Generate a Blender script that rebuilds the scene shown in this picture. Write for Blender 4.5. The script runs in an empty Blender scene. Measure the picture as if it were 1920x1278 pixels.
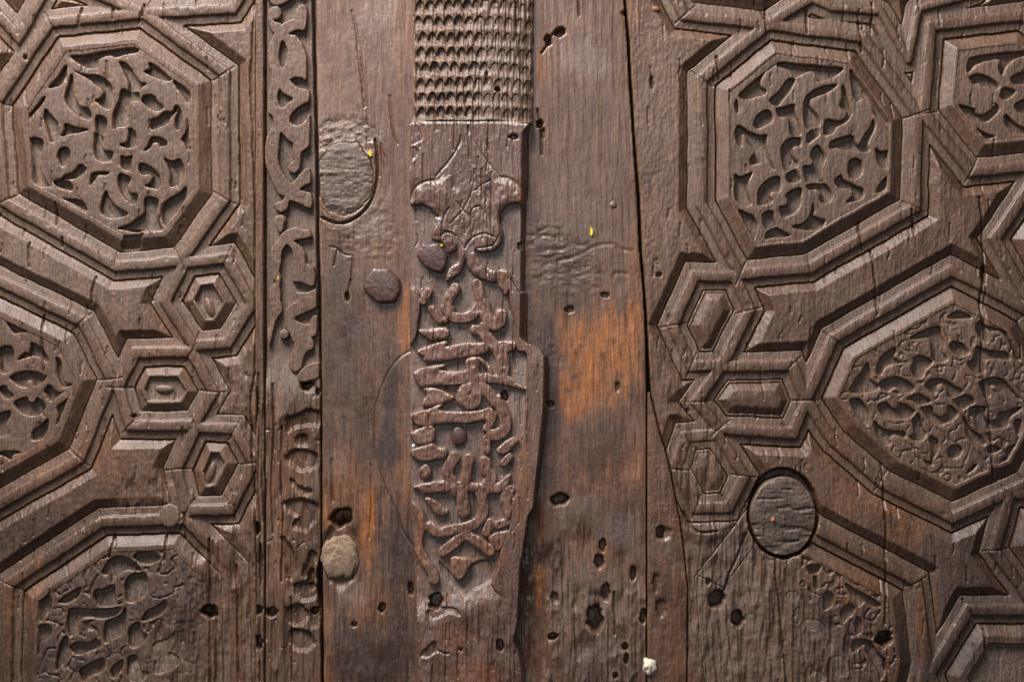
import bpy, math
import numpy as np

# ------------------------------------------------------------------ scale and placing
S = 0.0004                      # metres per photo pixel
CX, CY, CZ = 960.0, 639.0, 1.2  # picture centre on the door, height of that point above the floor
D_CAM = 1.28
sc = bpy.context.scene
COL = sc.collection
R = math.radians

def wx(px): return (px - CX) * S
def wz(py): return CZ + (CY - py) * S

# ------------------------------------------------------------------ camera
cam = bpy.data.cameras.new("camera")
cam.sensor_width = 36.0
cam.lens = 36.0 * D_CAM / (1920 * S)
cam.clip_start, cam.clip_end = 0.05, 50.0
cam.dof.use_dof = True
cam.dof.focus_distance = D_CAM - 0.008
cam.dof.aperture_fstop = 2.8
camo = bpy.data.objects.new("camera", cam)
camo.location = (0, -D_CAM, CZ)
camo.rotation_euler = (R(90), 0, 0)
COL.objects.link(camo)
sc.camera = camo

# ------------------------------------------------------------------ light
w = bpy.data.worlds.new("World"); sc.world = w
w.use_nodes = True
bg = w.node_tree.nodes["Background"]
bg.inputs[0].default_value = (0.80, 0.88, 1.0, 1)
bg.inputs[1].default_value = 0.07

def lamp(name, loc, target, size, size_y, energy, col):
    l = bpy.data.lights.new(name, 'AREA')
    l.shape = 'RECTANGLE'; l.size = size; l.size_y = size_y
    l.energy = energy; l.color = col
    o = bpy.data.objects.new(name, l)
    o.location = loc
    d = np.array(target) - np.array(loc)
    import mathutils
    o.rotation_euler = mathutils.Vector(d).to_track_quat('-Z', 'Y').to_euler()
    COL.objects.link(o)
lamp("skylight_lamp", (-0.50, -0.66, CZ + 1.08), (0, 0, CZ), 0.8, 0.6, 58.0, (1.0, 0.965, 0.95))
lamp("hall_window_lamp", (-0.22, -3.2, CZ + 0.58), (0, 0, CZ + 0.1), 0.7, 0.4, 17.0, (0.93, 0.95, 1.0))
sc.view_settings.view_transform = 'Standard'
sc.view_settings.look = 'None'
sc.view_settings.exposure = 0.0
sc.view_settings.gamma = 1.0

# ------------------------------------------------------------------ small maths
rng = np.random.default_rng(7)

def ss(a, b, x):
    t = np.clip((x - a) / (b - a), 0, 1)
    return t * t * (3 - 2 * t)

def vnoise(x, y, seed):
    xi = np.floor(x).astype(np.int64); yi = np.floor(y).astype(np.int64)
    fx = x - xi; fy = y - yi
    fx = fx * fx * (3 - 2 * fx); fy = fy * fy * (3 - 2 * fy)
    def h(a, b):
        n = (a * 374761393 + b * 668265263 + seed * 974634777) & 0xFFFFFFFF
        n = ((n ^ (n >> 13)) * 1274126177) & 0xFFFFFFFF
        n = (n ^ (n >> 16)) & 0xFFFF
        return n / 32767.5 - 1.0
    a = h(xi, yi); b = h(xi + 1, yi); c = h(xi, yi + 1); d = h(xi + 1, yi + 1)
    return (a + (b - a) * fx) + ((c + (d - c) * fx) - (a + (b - a) * fx)) * fy

def fbm(X, Y, sx, sy, seed, octv=3):
    r = 0; amp = 1.0; tot = 0
    for k in range(octv):
        r = r + amp * vnoise(X / sx + 31.7 * k, Y / sy + 17.3 * k, seed + k * 13)
        tot += amp; amp *= 0.55; sx /= 2.03; sy /= 2.03
    return r / tot

def spline(pts, n=4, closed=True):
    P = np.array(pts, float); m = len(P); out = []
    rngk = range(m) if closed else range(m - 1)
    for i in rngk:
        if closed:
            p0, p1, p2, p3 = P[(i - 1) % m], P[i], P[(i + 1) % m], P[(i + 2) % m]
        else:
            p0, p1, p2, p3 = P[max(i - 1, 0)], P[i], P[i + 1], P[min(i + 2, m - 1)]
        for k in range(n):
            t = k / n
            out.append(0.5 * ((2 * p1) + (-p0 + p2) * t + (2 * p0 - 5 * p1 + 4 * p2 - p3) * t * t
                              + (-p0 + 3 * p1 - 3 * p2 + p3) * t ** 3))
    if not closed: out.append(P[-1])
    return np.array(out)

def seg_d2(X, Y, a, b):
    ex, ey = b[0] - a[0], b[1] - a[1]
    L = ex * ex + ey * ey + 1e-9
    t = np.clip(((X - a[0]) * ex + (Y - a[1]) * ey) / L, 0, 1)
    dx = X - a[0] - ex * t; dy = Y - a[1] - ey * t
    return dx * dx + dy * dy

class Field:
    """a window of the door face sampled on a regular grid, in photo pixels"""
    def __init__(s, x0, x1, y0, y1, step, warp=1.6, seed=3):
        s.x = np.arange(x0, x1 + step, step); s.y = np.arange(y0, y1 + step, step)
        s.X, s.Y = np.meshgrid(s.x, s.y)
        s.WX = s.X + warp * fbm(s.X, s.Y, 34, 34, seed, 2) + 0.35 * warp * fbm(s.X, s.Y, 9, 11, seed + 70, 2)
        s.WY = s.Y + warp * fbm(s.X, s.Y, 34, 34, seed + 50, 2) + 0.35 * warp * fbm(s.X, s.Y, 9, 11, seed + 90, 2)
        s.step = step
    def win(s, xa, ya, xb, yb):
        i0, i1 = np.searchsorted(s.x, xa), np.searchsorted(s.x, xb)
        j0, j1 = np.searchsorted(s.y, ya), np.searchsorted(s.y, yb)
        return slice(j0, j1), slice(i0, i1)
    def sdf_polys(s, polys, smooth=4, pad=14, far=50.0, warped=True):
        """union signed distance of closed outlines, negative inside"""
        out = np.full(s.X.shape, far)
        for p in polys:
            q = spline(p, smooth) if smooth else np.array(p, float)
            sl = s.win(q[:, 0].min() - pad, q[:, 1].min() - pad, q[:, 0].max() + pad, q[:, 1].max() + pad)
            X = (s.WX if warped else s.X)[sl]; Y = (s.WY if warped else s.Y)[sl]
            if X.size == 0: continue
            d2 = np.full(X.shape, 1e12); ins = np.zeros(X.shape, bool)
            for i in range(len(q)):
                a, b = q[i], q[(i + 1) % len(q)]
                d2 = np.minimum(d2, seg_d2(X, Y, a, b))
                c = (a[1] > Y) != (b[1] > Y)
                if a[1] != b[1]:
                    ins ^= c & (X < (b[0] - a[0]) * (Y - a[1]) / (b[1] - a[1]) + a[0])
            d = np.sqrt(d2); d = np.where(ins, -d, d)
            out[sl] = np.minimum(out[sl], d)
        return out
    def dist_lines(s, lines, smooth=4, pad=12, far=50.0, warped=True, taper=False):
        out = np.full(s.X.shape, far)
        for ln in lines:
            q = spline(ln, smooth, False) if smooth and len(ln) > 2 else np.array(ln, float)
            sl = s.win(q[:, 0].min() - pad, q[:, 1].min() - pad, q[:, 0].max() + pad, q[:, 1].max() + pad)
            X = (s.WX if warped else s.X)[sl]; Y = (s.WY if warped else s.Y)[sl]
            if X.size == 0: continue
            d2 = np.full(X.shape, 1e12)
            for i in range(len(q) - 1): d2 = np.minimum(d2, seg_d2(X, Y, q[i], q[i + 1]))
            out[sl] = np.minimum(out[sl], np.sqrt(d2))
        return out
    def strokes(s, sts):
        out = np.full(s.X.shape, 50.0)
        for hw, ln in sts:
            out = np.minimum(out, s.dist_lines([ln], pad=hw + 12) - hw)
        return out

def convex_d(X, Y, P):
    """mitred distance to a convex outline, negative inside (points clockwise on screen)"""
    P = np.array(P, float); c = P.mean(0); d = np.full(X.shape, -1e9)
    for i in range(len(P)):
        a, b = P[i], P[(i + 1) % len(P)]
        e = b - a; n = np.array([e[1], -e[0]]) / np.hypot(*e)
        if np.dot(n, c - a) > 0: n = -n
        d = np.maximum(d, (X - a[0]) * n[0] + (Y - a[1]) * n[1])
    return d

def tr(ox, oy, k, *polys):
    return [[(ox + x / k, oy + y / k) for x, y in p] for p in polys]

# ------------------------------------------------------------------ object helpers
def thing(name, label, cat, px, py, group=None):
    o = bpy.data.objects.new(name, None); COL.objects.link(o)
    o.location = (wx(px), 0, py)
    o.empty_display_size = 0.05
    o["label"] = label; o["category"] = cat
    if group: o["group"] = group
    return o

def raw_mesh(name, co, faces, mat, parent=None, attr=None, smooth=True, label=None):
    me = bpy.data.meshes.new(name)
    co = np.asarray(co, np.float32)
    if parent is not None:
        co = co - np.array(parent_world(parent), np.float32)
    faces = np.asarray(faces, np.int32)
    me.vertices.add(len(co)); me.vertices.foreach_set("co", co.ravel())
    nf, k = faces.shape
    me.loops.add(nf * k); me.loops.foreach_set("vertex_index", faces.ravel())
    me.polygons.add(nf); me.polygons.foreach_set("loop_start", np.arange(0, nf * k, k, dtype=np.int32))
    me.polygons.foreach_set("loop_total", np.full(nf, k, np.int32))
    if smooth: me.polygons.foreach_set("use_smooth", np.ones(nf, bool))
    me.update(calc_edges=True)
    a = me.color_attributes.new("wear", 'FLOAT_COLOR', 'POINT')
    c = np.zeros((len(co), 4), np.float32); c[:, 3] = 1
    c[:, 3] = 0
    if attr is not None: c[:, :attr.shape[1]] = attr
    a.data.foreach_set("color", c.ravel())
    me.materials.append(mat)
    o = bpy.data.objects.new(name, me); COL.objects.link(o)
    if parent is not None: o.parent = parent
    if label: o["label"] = label
    return o

def parent_world(p):
    v = np.zeros(3)
    while p is not None:
        v += np.array(p.location); p = p.parent
    return v

def sheet(name, F, H, mask, mat, parent, attr=None, label=None):
    """heightfield part: the cells of F where mask holds, H in photo pixels towards the viewer"""
    m = mask[:-1, :-1] & mask[1:, :-1] & mask[:-1, 1:] & mask[1:, 1:]
    if not m.any(): return None
    nx = F.X.shape[1]
    j, i = np.nonzero(m)
    a = j * nx + i
    q = np.stack([a + nx, a + nx + 1, a + 1, a], 1)
    used, inv = np.unique(q, return_inverse=True)
    q = inv.reshape(q.shape)
    X = F.X.ravel()[used]; Y = F.Y.ravel()[used]; h = H.ravel()[used]
    co = np.stack([wx(X), -h * S, wz(Y)], 1)
    at = None
    if attr is not None:
        P = np.pad(H, 3, mode='edge'); k = 0
        n0, n1 = H.shape
        bl_ = sum(P[3 + a:3 + a + n0, 3 + b:3 + b + n1] for a in (-3, -1, 1, 3) for b in (-3, -1, 1, 3)) / 16.0
        cv = np.clip(H - np.maximum(bl_, H - 8), -2, 6)
        arr = ss(0.7, 2.6, cv) * (0.45 + 0.55 * ss(-0.4, 0.4, fbm(F.X, F.Y, 14, 18, 404, 3)))
        at = np.stack([c.ravel()[used] for c in (*attr, arr)], 1)
    return raw_mesh(name, co, q, mat, parent, at, True, label)

def box(name, x0, x1, y0, y1, h0, h1, mat, parent):
    co = [(wx(x), -h * S, wz(y)) for h in (h0, h1) for y in (y0, y1) for x in (x0, x1)]
    f = [(0, 1, 3, 2), (4, 6, 7, 5), (0, 4, 5, 1), (2, 3, 7, 6), (0, 2, 6, 4), (1, 5, 7, 3)]
    return raw_mesh(name, co, f, mat, parent, None, False)

# ------------------------------------------------------------------ materials
def wood(name, dark, mid, orange=(0.25, 0.086, 0.020), dust=(0.160, 0.117, 0.088), rough=(0.34, 0.62), grain=1.0, spec=0.5, bump=1.0, edge=(0.22, 0.13, 0.07), arris=0.24):
    m = bpy.data.materials.new(name); m.use_nodes = True
    nt = m.node_tree; N = nt.nodes; L = nt.links
    b = N["Principled BSDF"]
    tc = N.new("ShaderNodeTexCoord")
    def mapping(sx, sy, sz):
        mp = N.new("ShaderNodeMapping"); mp.inputs["Scale"].default_value = (sx, sy, sz)
        L.new(tc.outputs["Object"], mp.inputs[0]); return mp
    def noise(mp, scale, detail=4, rough=0.55, dist=0.0):
        n = N.new("ShaderNodeTexNoise"); n.inputs["Scale"].default_value = scale
        n.inputs["Detail"].default_value = detail; n.inputs["Roughness"].default_value = rough
        n.inputs["Distortion"].default_value = dist
        L.new(mp.outputs[0], n.inputs["Vector"]); return n
    def ramp(src, lo, hi, a=0.0, c=1.0):
        r = N.new("ShaderNodeMapRange"); r.inputs[1].default_value = lo; r.inputs[2].default_value = hi
        r.inputs[3].default_value = a; r.inputs[4].default_value = c
        L.new(src, r.inputs[0]); return r
    def mix(f, A, B, typ='MIX'):
        x = N.new("ShaderNodeMix"); x.data_type = 'RGBA'; x.blend_type = typ
        if isinstance(f, float): x.inputs[0].default_value = f
        else: L.new(f, x.inputs[0])
        for s, v in ((6, A), (7, B)):
            if isinstance(v, tuple): x.inputs[s].default_value = (*v, 1)
            else: L.new(v, x.inputs[s])
        return x.outputs[2]
    def math_(op, a, c):
        x = N.new("ShaderNodeMath"); x.operation = op
        for s, v in ((0, a), (1, c)):
            if isinstance(v, (int, float)): x.inputs[s].default_value = v
            else: L.new(v, x.inputs[s])
        return x.outputs[0]
    g1 = noise(mapping(1, 1, 0.06), 900, 3, 0.6, 0.3)      # fine vertical grain
    g2 = noise(mapping(1, 1, 0.12), 230, 4, 0.6, 0.6)      # broad grain
    cl = noise(mapping(1, 1, 0.7), 22, 4, 0.6)             # clouds of wear
    fn = noise(mapping(1, 1, 0.6), 1500, 2, 0.7)           # speckle
    at = N.new("ShaderNodeAttribute"); at.attribute_name = "wear"
    sep = N.new("ShaderNodeSeparateColor"); L.new(at.outputs["Color"], sep.inputs[0])
    info = N.new("ShaderNodeObjectInfo")
    f = math_('ADD', math_('MULTIPLY', ramp(g2.outputs[0], 0.3, 0.72).outputs[0], 0.55 * grain),
              math_('MULTIPLY', ramp(cl.outputs[0], 0.3, 0.7).outputs[0], 0.6))
    col = mix(math_('MINIMUM', f, 1.0), dark, mid)
    # exposed wood where the finish is gone
    of = math_('MULTIPLY', sep.outputs[0], ramp(g2.outputs[0], 0.32, 0.62, 0.25, 1.0).outputs[0])
    col = mix(of, col, orange)
    col = mix(math_('MULTIPLY', sep.outputs[2], 0.85), col, (0.020, 0.013, 0.012))
    col = mix(math_('MULTIPLY', at.outputs["Alpha"], arris), col, edge)
    df = math_('MULTIPLY', sep.outputs[1], ramp(fn.outputs[0], 0.28, 0.62, 0.35, 1.0).outputs[0])
    col = mix(df, col, dust)
    fs = ramp(g1.outputs[0], 0.32, 0.68, 0.62, 1.28)
    c2 = N.new("ShaderNodeMix"); c2.data_type = 'RGBA'; c2.blend_type = 'MULTIPLY'; c2.inputs[0].default_value = 1.0
    gr = N.new("ShaderNodeCombineColor")
    sp = ramp(fn.outputs[0], 0.3, 0.7, 0.62, 1.38)
    pr = math_('MULTIPLY', math_('MULTIPLY', fs.outputs[0], sp.outputs[0]), ramp(info.outputs["Random"], 0, 1, 0.88, 1.1).outputs[0])
    for k in range(3): L.new(pr, gr.inputs[k])
    L.new(col, c2.inputs[6]); L.new(gr.outputs[0], c2.inputs[7])
    L.new(c2.outputs[2], b.inputs["Base Color"])
    rr = ramp(cl.outputs[0], 0.35, 0.65, rough[0], rough[1]).outputs[0]
    rr = math_('ADD', rr, math_('MULTIPLY', sep.outputs[1], 0.3))
    rr = math_('ADD', rr, ramp(fn.outputs[0], 0.3, 0.7, -0.08, 0.08).outputs[0])
    rr = math_('SUBTRACT', rr, math_('MULTIPLY', at.outputs["Alpha"], 0.24))
    L.new(math_('MINIMUM', math_('MAXIMUM', rr, 0.12), 0.95), b.inputs["Roughness"])
    b.inputs["Specular IOR Level"].default_value = spec
    bp = N.new("ShaderNodeBump"); bp.inputs["Strength"].default_value = 0.55 * bump; bp.inputs["Distance"].default_value = 0.0006
    hsum = math_('ADD', math_('MULTIPLY', g1.outputs[0], 0.8), math_('ADD', math_('MULTIPLY', fn.outputs[0], 0.7), math_('MULTIPLY', g2.outputs[0], 0.8)))
    L.new(hsum, bp.inputs["Height"]); L.new(bp.outputs[0], b.inputs["Normal"])
    return m

def plain(name, col, rough, var=0.35, scale=600, metallic=0.0, bump=0.4):
    m = bpy.data.materials.new(name); m.use_nodes = True
    nt = m.node_tree; N = nt.nodes; L = nt.links; b = N["Principled BSDF"]
    tc = N.new("ShaderNodeTexCoord"); n = N.new("ShaderNodeTexNoise")
    n.inputs["Scale"].default_value = scale; n.inputs["Detail"].default_value = 5
    L.new(tc.outputs["Object"], n.inputs["Vector"])
    r = N.new("ShaderNodeValToRGB")
    r.color_ramp.elements[0].position = 0.3; r.color_ramp.elements[1].position = 0.72
    r.color_ramp.elements[0].color = (*[c * (1 - var) for c in col], 1)
    r.color_ramp.elements[1].color = (*[min(1, c * (1 + var)) for c in col], 1)
    L.new(n.outputs[0], r.inputs[0]); L.new(r.outputs[0], b.inputs["Base Color"])
    b.inputs["Roughness"].default_value = rough; b.inputs["Metallic"].default_value = metallic
    bp = N.new("ShaderNodeBump"); bp.inputs["Strength"].default_value = bump; bp.inputs["Distance"].default_value = 0.0005
    L.new(n.outputs[0], bp.inputs["Height"]); L.new(bp.outputs[0], b.inputs["Normal"])
    return m

M_PANEL = wood("carved_brown_wood", (0.050, 0.025, 0.015), (0.120, 0.064, 0.038), rough=(0.36, 0.62), spec=0.5)
M_ARAB = wood("carved_relief_wood", (0.060, 0.032, 0.021), (0.122, 0.069, 0.045), rough=(0.40, 0.62), spec=0.5)
M_STILE = wood("smooth_stile_wood", (0.050, 0.024, 0.016), (0.112, 0.063, 0.041), rough=(0.26, 0.50), bump=0.75, spec=0.55)
M_BATTEN = wood("polished_batten_wood", (0.058, 0.027, 0.019), (0.138, 0.074, 0.053), rough=(0.16, 0.36), bump=1.5, grain=1.2, spec=0.9, arris=0.16)
M_PLUG = wood("grey_end_grain_wood", (0.046, 0.029, 0.021), (0.100, 0.067, 0.049), rough=(0.45, 0.68))
M_SCALE = wood("matt_scale_wood", (0.050, 0.025, 0.015), (0.108, 0.059, 0.036), rough=(0.28, 0.50), bump=1.3, grain=1.2, arris=0.34)
M_IRON = plain("brown_iron", (0.060, 0.030, 0.023), 0.38, 0.3, 500, 0.0, 0.5)
M_MUD = plain("dry_mud", (0.20, 0.135, 0.085), 0.95, 0.45, 900, 0.0, 1.0)
M_YEL = plain("yellow_petal", (0.62, 0.48, 0.03), 0.6, 0.15, 300)
M_WHITE = plain("pale_plaster", (0.50, 0.44, 0.34), 0.8, 0.3, 500)
M_BACK = plain("gap_shade_wood", (0.022, 0.015, 0.011), 0.8, 0.4, 200)  # near-black board colour, puts the shade of the gaps into the backing

Y_TOP, Y_BOT = -80, 1360

def blobs(F, lst, seed, soft=0.5):
    """stain masks: (cx, cy, rx, ry, amount) broken up by noise along the grain"""
    n = 0.7 * fbm(F.X, F.Y, 22, 70, seed, 4) + 0.8 * fbm(F.X, F.Y, 3.5, 80, seed + 3, 2) + 0.3 * fbm(F.X, F.Y, 6, 9, seed + 6, 2)
    r = np.zeros(F.X.shape)
    for cx, cy, rx, ry, a in lst:
        d = np.sqrt(((F.X - cx) / rx) ** 2 + ((F.Y - cy) / ry) ** 2) + 0.55 * n
        r = np.maximum(r, a * ss(1.0 + soft * 0.4, 1.0 - soft, d))
    return r

def holes(F, H, lst):
    for x, y, rx, ry, dep in lst:
        sl = F.win(x - 3 * rx, y - 3 * ry, x + 3 * rx, y + 3 * ry)
        X, Y = F.X[sl], F.Y[sl]
        if X.size == 0: continue
        ang = np.arctan2(Y - y, X - x)
        rr = np.sqrt(((X - x) / rx) ** 2 + ((Y - y) / ry) ** 2)
        rr = rr + 0.10 * np.sin(2 * ang + x) + 0.07 * np.sin(5 * ang + y) + 0.16 * fbm(X, Y, 5, 9, int(x + 7 * y) % 997, 2)
        H[sl] -= 1.4 * dep * ss(1.22, 0.72, rr) + 0.7 * ss(1.6, 1.0, rr)
    return H

def cracks(F, H, lines, wdt=2.4, dep=9.0, smooth=4):
    d = F.dist_lines(lines, smooth=smooth, pad=8)
    return H - dep * np.clip(1 - d / wdt, 0, 1) ** 0.7

# ------------------------------------------------------------------ strapwork panels
def strap_h(D):
    bead = -1.3 * (D / 9.5) ** 2
    sh = -7.5 - 1.5 * ss(12, 24, D)
    return bead * (1 - ss(8.9, 11.4, D)) + sh * ss(8.9, 11.4, D)

def panel_h(D, rim=2.0, ce=48.0):
    return -14 + (14 + rim) * np.clip((D - 27) / (ce - 27), 0, 1) - 0.8 * ss(ce + 2, ce - 4, D) * ss(ce - 6, ce, D)

def components(mask, stride=2):
    m = mask[::stride, ::stride]; lab = np.zeros(m.shape, int); k = 0
    for j0, i0 in zip(*np.nonzero(m)):
        if lab[j0, i0]: continue
        k += 1; st = [(j0, i0)]; lab[j0, i0] = k
        while st:
            j, i = st.pop()
            for a, b in ((j + 1, i), (j - 1, i), (j, i + 1), (j, i - 1)):
                if 0 <= a < m.shape[0] and 0 <= b < m.shape[1] and m[a, b] and not lab[a, b]:
                    lab[a, b] = k; st.append((a, b))
    full = np.repeat(np.repeat(lab, stride, 0), stride, 1)[:mask.shape[0], :mask.shape[1]]
    for _ in range(stride + 6):      # grow labels a little so every cell of the mask gets one
        for ax, sh in ((0, 1), (0, -1), (1, 1), (1, -1)):
            r = np.roll(full, sh, ax); full = np.where((full == 0) & mask, r, full)
    return full, k

def build_leaf_panel(root, F, cells, extra_lines, limit, wear, crack_lines, hole_list, orange, dust, darkst, seed, extra_h=0.0):
    WX, WY = F.WX, F.WY
    D = np.full(F.X.shape, 1e9); inside = []
    for c in cells:
        d = convex_d(WX, WY, c['poly']); inside.append(d); D = np.minimum(D, np.abs(d))
    if extra_lines:
        D = np.minimum(D, F.dist_lines(extra_lines, smooth=0, pad=80, far=1e9) + 3)
    grain = fbm(F.X, F.Y, 5, 60, seed, 3); fine = fbm(F.X, F.Y, 4, 7, seed + 5, 2)
    big = fbm(F.X, F.Y, 90, 140, seed + 9, 3); mid = fbm(F.X, F.Y, 18, 26, seed + 21, 3)
    rot = np.abs(fbm(F.X, F.Y, 34, 130, seed + 31, 3))
    rot = -6 + 5.5 * (1 - 2.2 * rot) + 3.2 * grain + 2.2 * big + 2.6 * fbm(F.X, F.Y, 13, 20, seed + 33, 3)
    base = 0.45 * grain + 0.3 * fine + 1.6 * big
    nick = ss(0.38, 0.7, fbm(F.X, F.Y, 9, 22, seed + 77, 2))
    rough_top = 0.45 * mid + 0.5 * fine + 0.35 * fbm(F.X, F.Y, 3.5, 26, seed + 41, 2)
    hole = holes(F, np.zeros(F.X.shape), hole_list)
    ck = cracks(F, np.zeros(F.X.shape), crack_lines)
    # short splits across the mouldings, following the upright grain
    rs = np.random.default_rng(seed); sh = []
    for _ in range(230):
        x = rs.uniform(F.x[0], F.x[-1]); y = rs.uniform(F.y[0], F.y[-1]); l = rs.uniform(8, 34)
        sh.append([(x, y), (x + rs.uniform(-2, 2), y + l * .5), (x + rs.uniform(-3, 3), y + l)])
    ck = cracks(F, ck, sh, 1.9, 4.0)
    allc = hole + ck + extra_h
    mit = []
    for c in cells:
        P = np.array(c['poly'], float); cc = P.mean(0)
        for v in P:
            if rs.uniform() < 0.7:
                e_ = (cc - v) / np.hypot(*(cc - v)); mit.append([tuple(v - e_ * 22), tuple(v + rs.uniform(-1, 1, 2)), tuple(v + e_ * 26)])
    allc = cracks(F, allc, mit, 1.8, 3.0)
    def finish(H, extra=0): return H * (1 - wear) + (rot) * wear + base + allc + extra
    at_o, at_d, at_k = orange, dust, darkst
    # strapwork
    H = strap_h(D) - 1.5 * nick * ss(14, 6, D) + rough_top * 0.4
    edge = ss(24.0, 26.5, D)
    H = finish(H) - 28 * ss(25.2, 28.2, D) * (1 - .8 * wear)
    okm = limit > -3
    H = H - 40 * ss(0.0, -3.0, limit)
    dd = np.clip(at_d + 0.22 * ss(11, 16, D) + 0.25 * ss(22, 26, D), 0, 1)
    sheet("strapwork", F, H, (D < 29) & okm, M_PANEL, root, (at_o, dd, at_k))
    # filled cells
    filled = np.zeros(F.X.shape, bool)
    for c, d in zip(cells, inside):
        reg = (d < 0) & (D > 23.4) & okm & ~filled
        if not reg.any(): continue
        filled |= reg
        rim = c.get('rim', 1.5); typ = c['type']
        pits = c.get('pits')
        drop = -28 * ss(27.4, 24.4, D) * (1 - .8 * wear) - 40 * ss(0.0, -3.0, limit)
        if typ == 'ridge':
            hp = -11 + 3.2 + 9.0 * ss(31, 48, D) + 1.2 * ss(44, 60, D)
            hp = np.where(D < 33, -8 - 3 * ss(30, 33, D), hp)
            sheet(c['name'], F, finish(hp + rough_top * .5) + drop, reg, M_PANEL, root, (at_o, at_d, at_k))
            continue
        g = c.get('ground', -15.0)
        ri = c.get('ri', 60.0)
        hp = panel_h(D, rim, c.get('ce', 48.0))
        hp = hp + (g - hp) * ss(ri - 0.6, ri + 1.8, D)
        if 'chips' in c:
            cs = F.sdf_polys(c['chips'])
            hp = hp - 9 * ss(1.0, -2.5, cs) * ss(24, 30, D)
        inner = ss(ri - 2, ri + 2, D)
        hp = hp + rough_top * (0.35 + 0.9 * inner)
        do = np.clip(at_d + 0.55 * inner + 0.25 * ss(47, 30, D) * ss(-0.3, 0.4, mid), 0, 1)
        p = sheet(c['name'], F, finish(hp) + drop, reg, M_PANEL, root, (at_o, do, at_k))
        if pits:
            sd = F.sdf_polys(pits)
            top = rim - 0.9 - (1.3 + 2.2 * c.get('soft', 0) / .15 * .6) * np.exp(-np.clip(sd, 0, 50) / (1.8 + 12 * c.get('soft', 0))) + rough_top * 0.55 - 0.5 * np.exp(-((sd - 5.2) / 1.3) ** 2) * ss(-.1, .35, mid)
            if c.get('vein'):
                vn = np.abs(fbm(F.WX, F.WY, 24, 24, seed + 61, 2)); v2 = np.abs(fbm(F.WX, F.WY, 15, 22, seed + 67, 2))
                top = top - c['vein'] * (4.0 * ss(.13, .02, vn) + 1.0 * ss(.10, .02, v2)) * ss(4.5, 8.0, sd) + 1.2 * c['vein'] * fbm(F.X, F.Y, 11, 15, seed + 63, 2)
            hh = finish(top) - (19 * (1 - c.get('soft', 0))) * ss(0.7, -1.9, sd)
            hh = hh - 10 * ss(ri - 2.0, ri - 5.0, D)
            mk = reg & (D > ri - 5) & (sd > -3.4)
            sheet("arabesque", F, hh, mk, M_ARAB, p, (at_o * .7, at_d, at_k))
        if 'bud' in c:
            bx, by, ba, bb, an = c['bud']
            u = (F.WX - bx) * math.cos(an) + (F.WY - by) * math.sin(an)
            v = -(F.WX - bx) * math.sin(an) + (F.WY - by) * math.cos(an)
            rr = np.sqrt((u / ba) ** 2 + (v / bb) ** 2)
            hb = g + 7 * np.sqrt(np.clip(1 - rr ** 2, 0, 1)) - 1 - 6 * ss(1.0, 1.3, rr)
            sheet("bud", F, finish(hb), (rr < 1.4) & reg, M_ARAB, p, (at_o, at_d, at_k))
    # spacer pieces between the cells
    rest = (D > 23.4) & okm & ~filled
    for d in inside: rest &= d > 0
    lab, n = components(rest)
    hp = -13 + 14 * np.clip((D - 26.5) / 17.0, 0, 1)
    hp = hp + rough_top * 0.9
    drop = -28 * ss(27.4, 24.4, D) * (1 - .8 * wear) - 40 * ss(0.0, -3.0, limit)
    Hs = finish(hp) + drop
    for k in range(1, n + 1):
        mk = (lab == k)
        if mk.sum() < 120: continue
        # widen by a ring so that the seam closes
        sheet("spacer_panel", F, Hs, mk, M_PANEL, root, (at_o, at_d, at_k))
    return D

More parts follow.
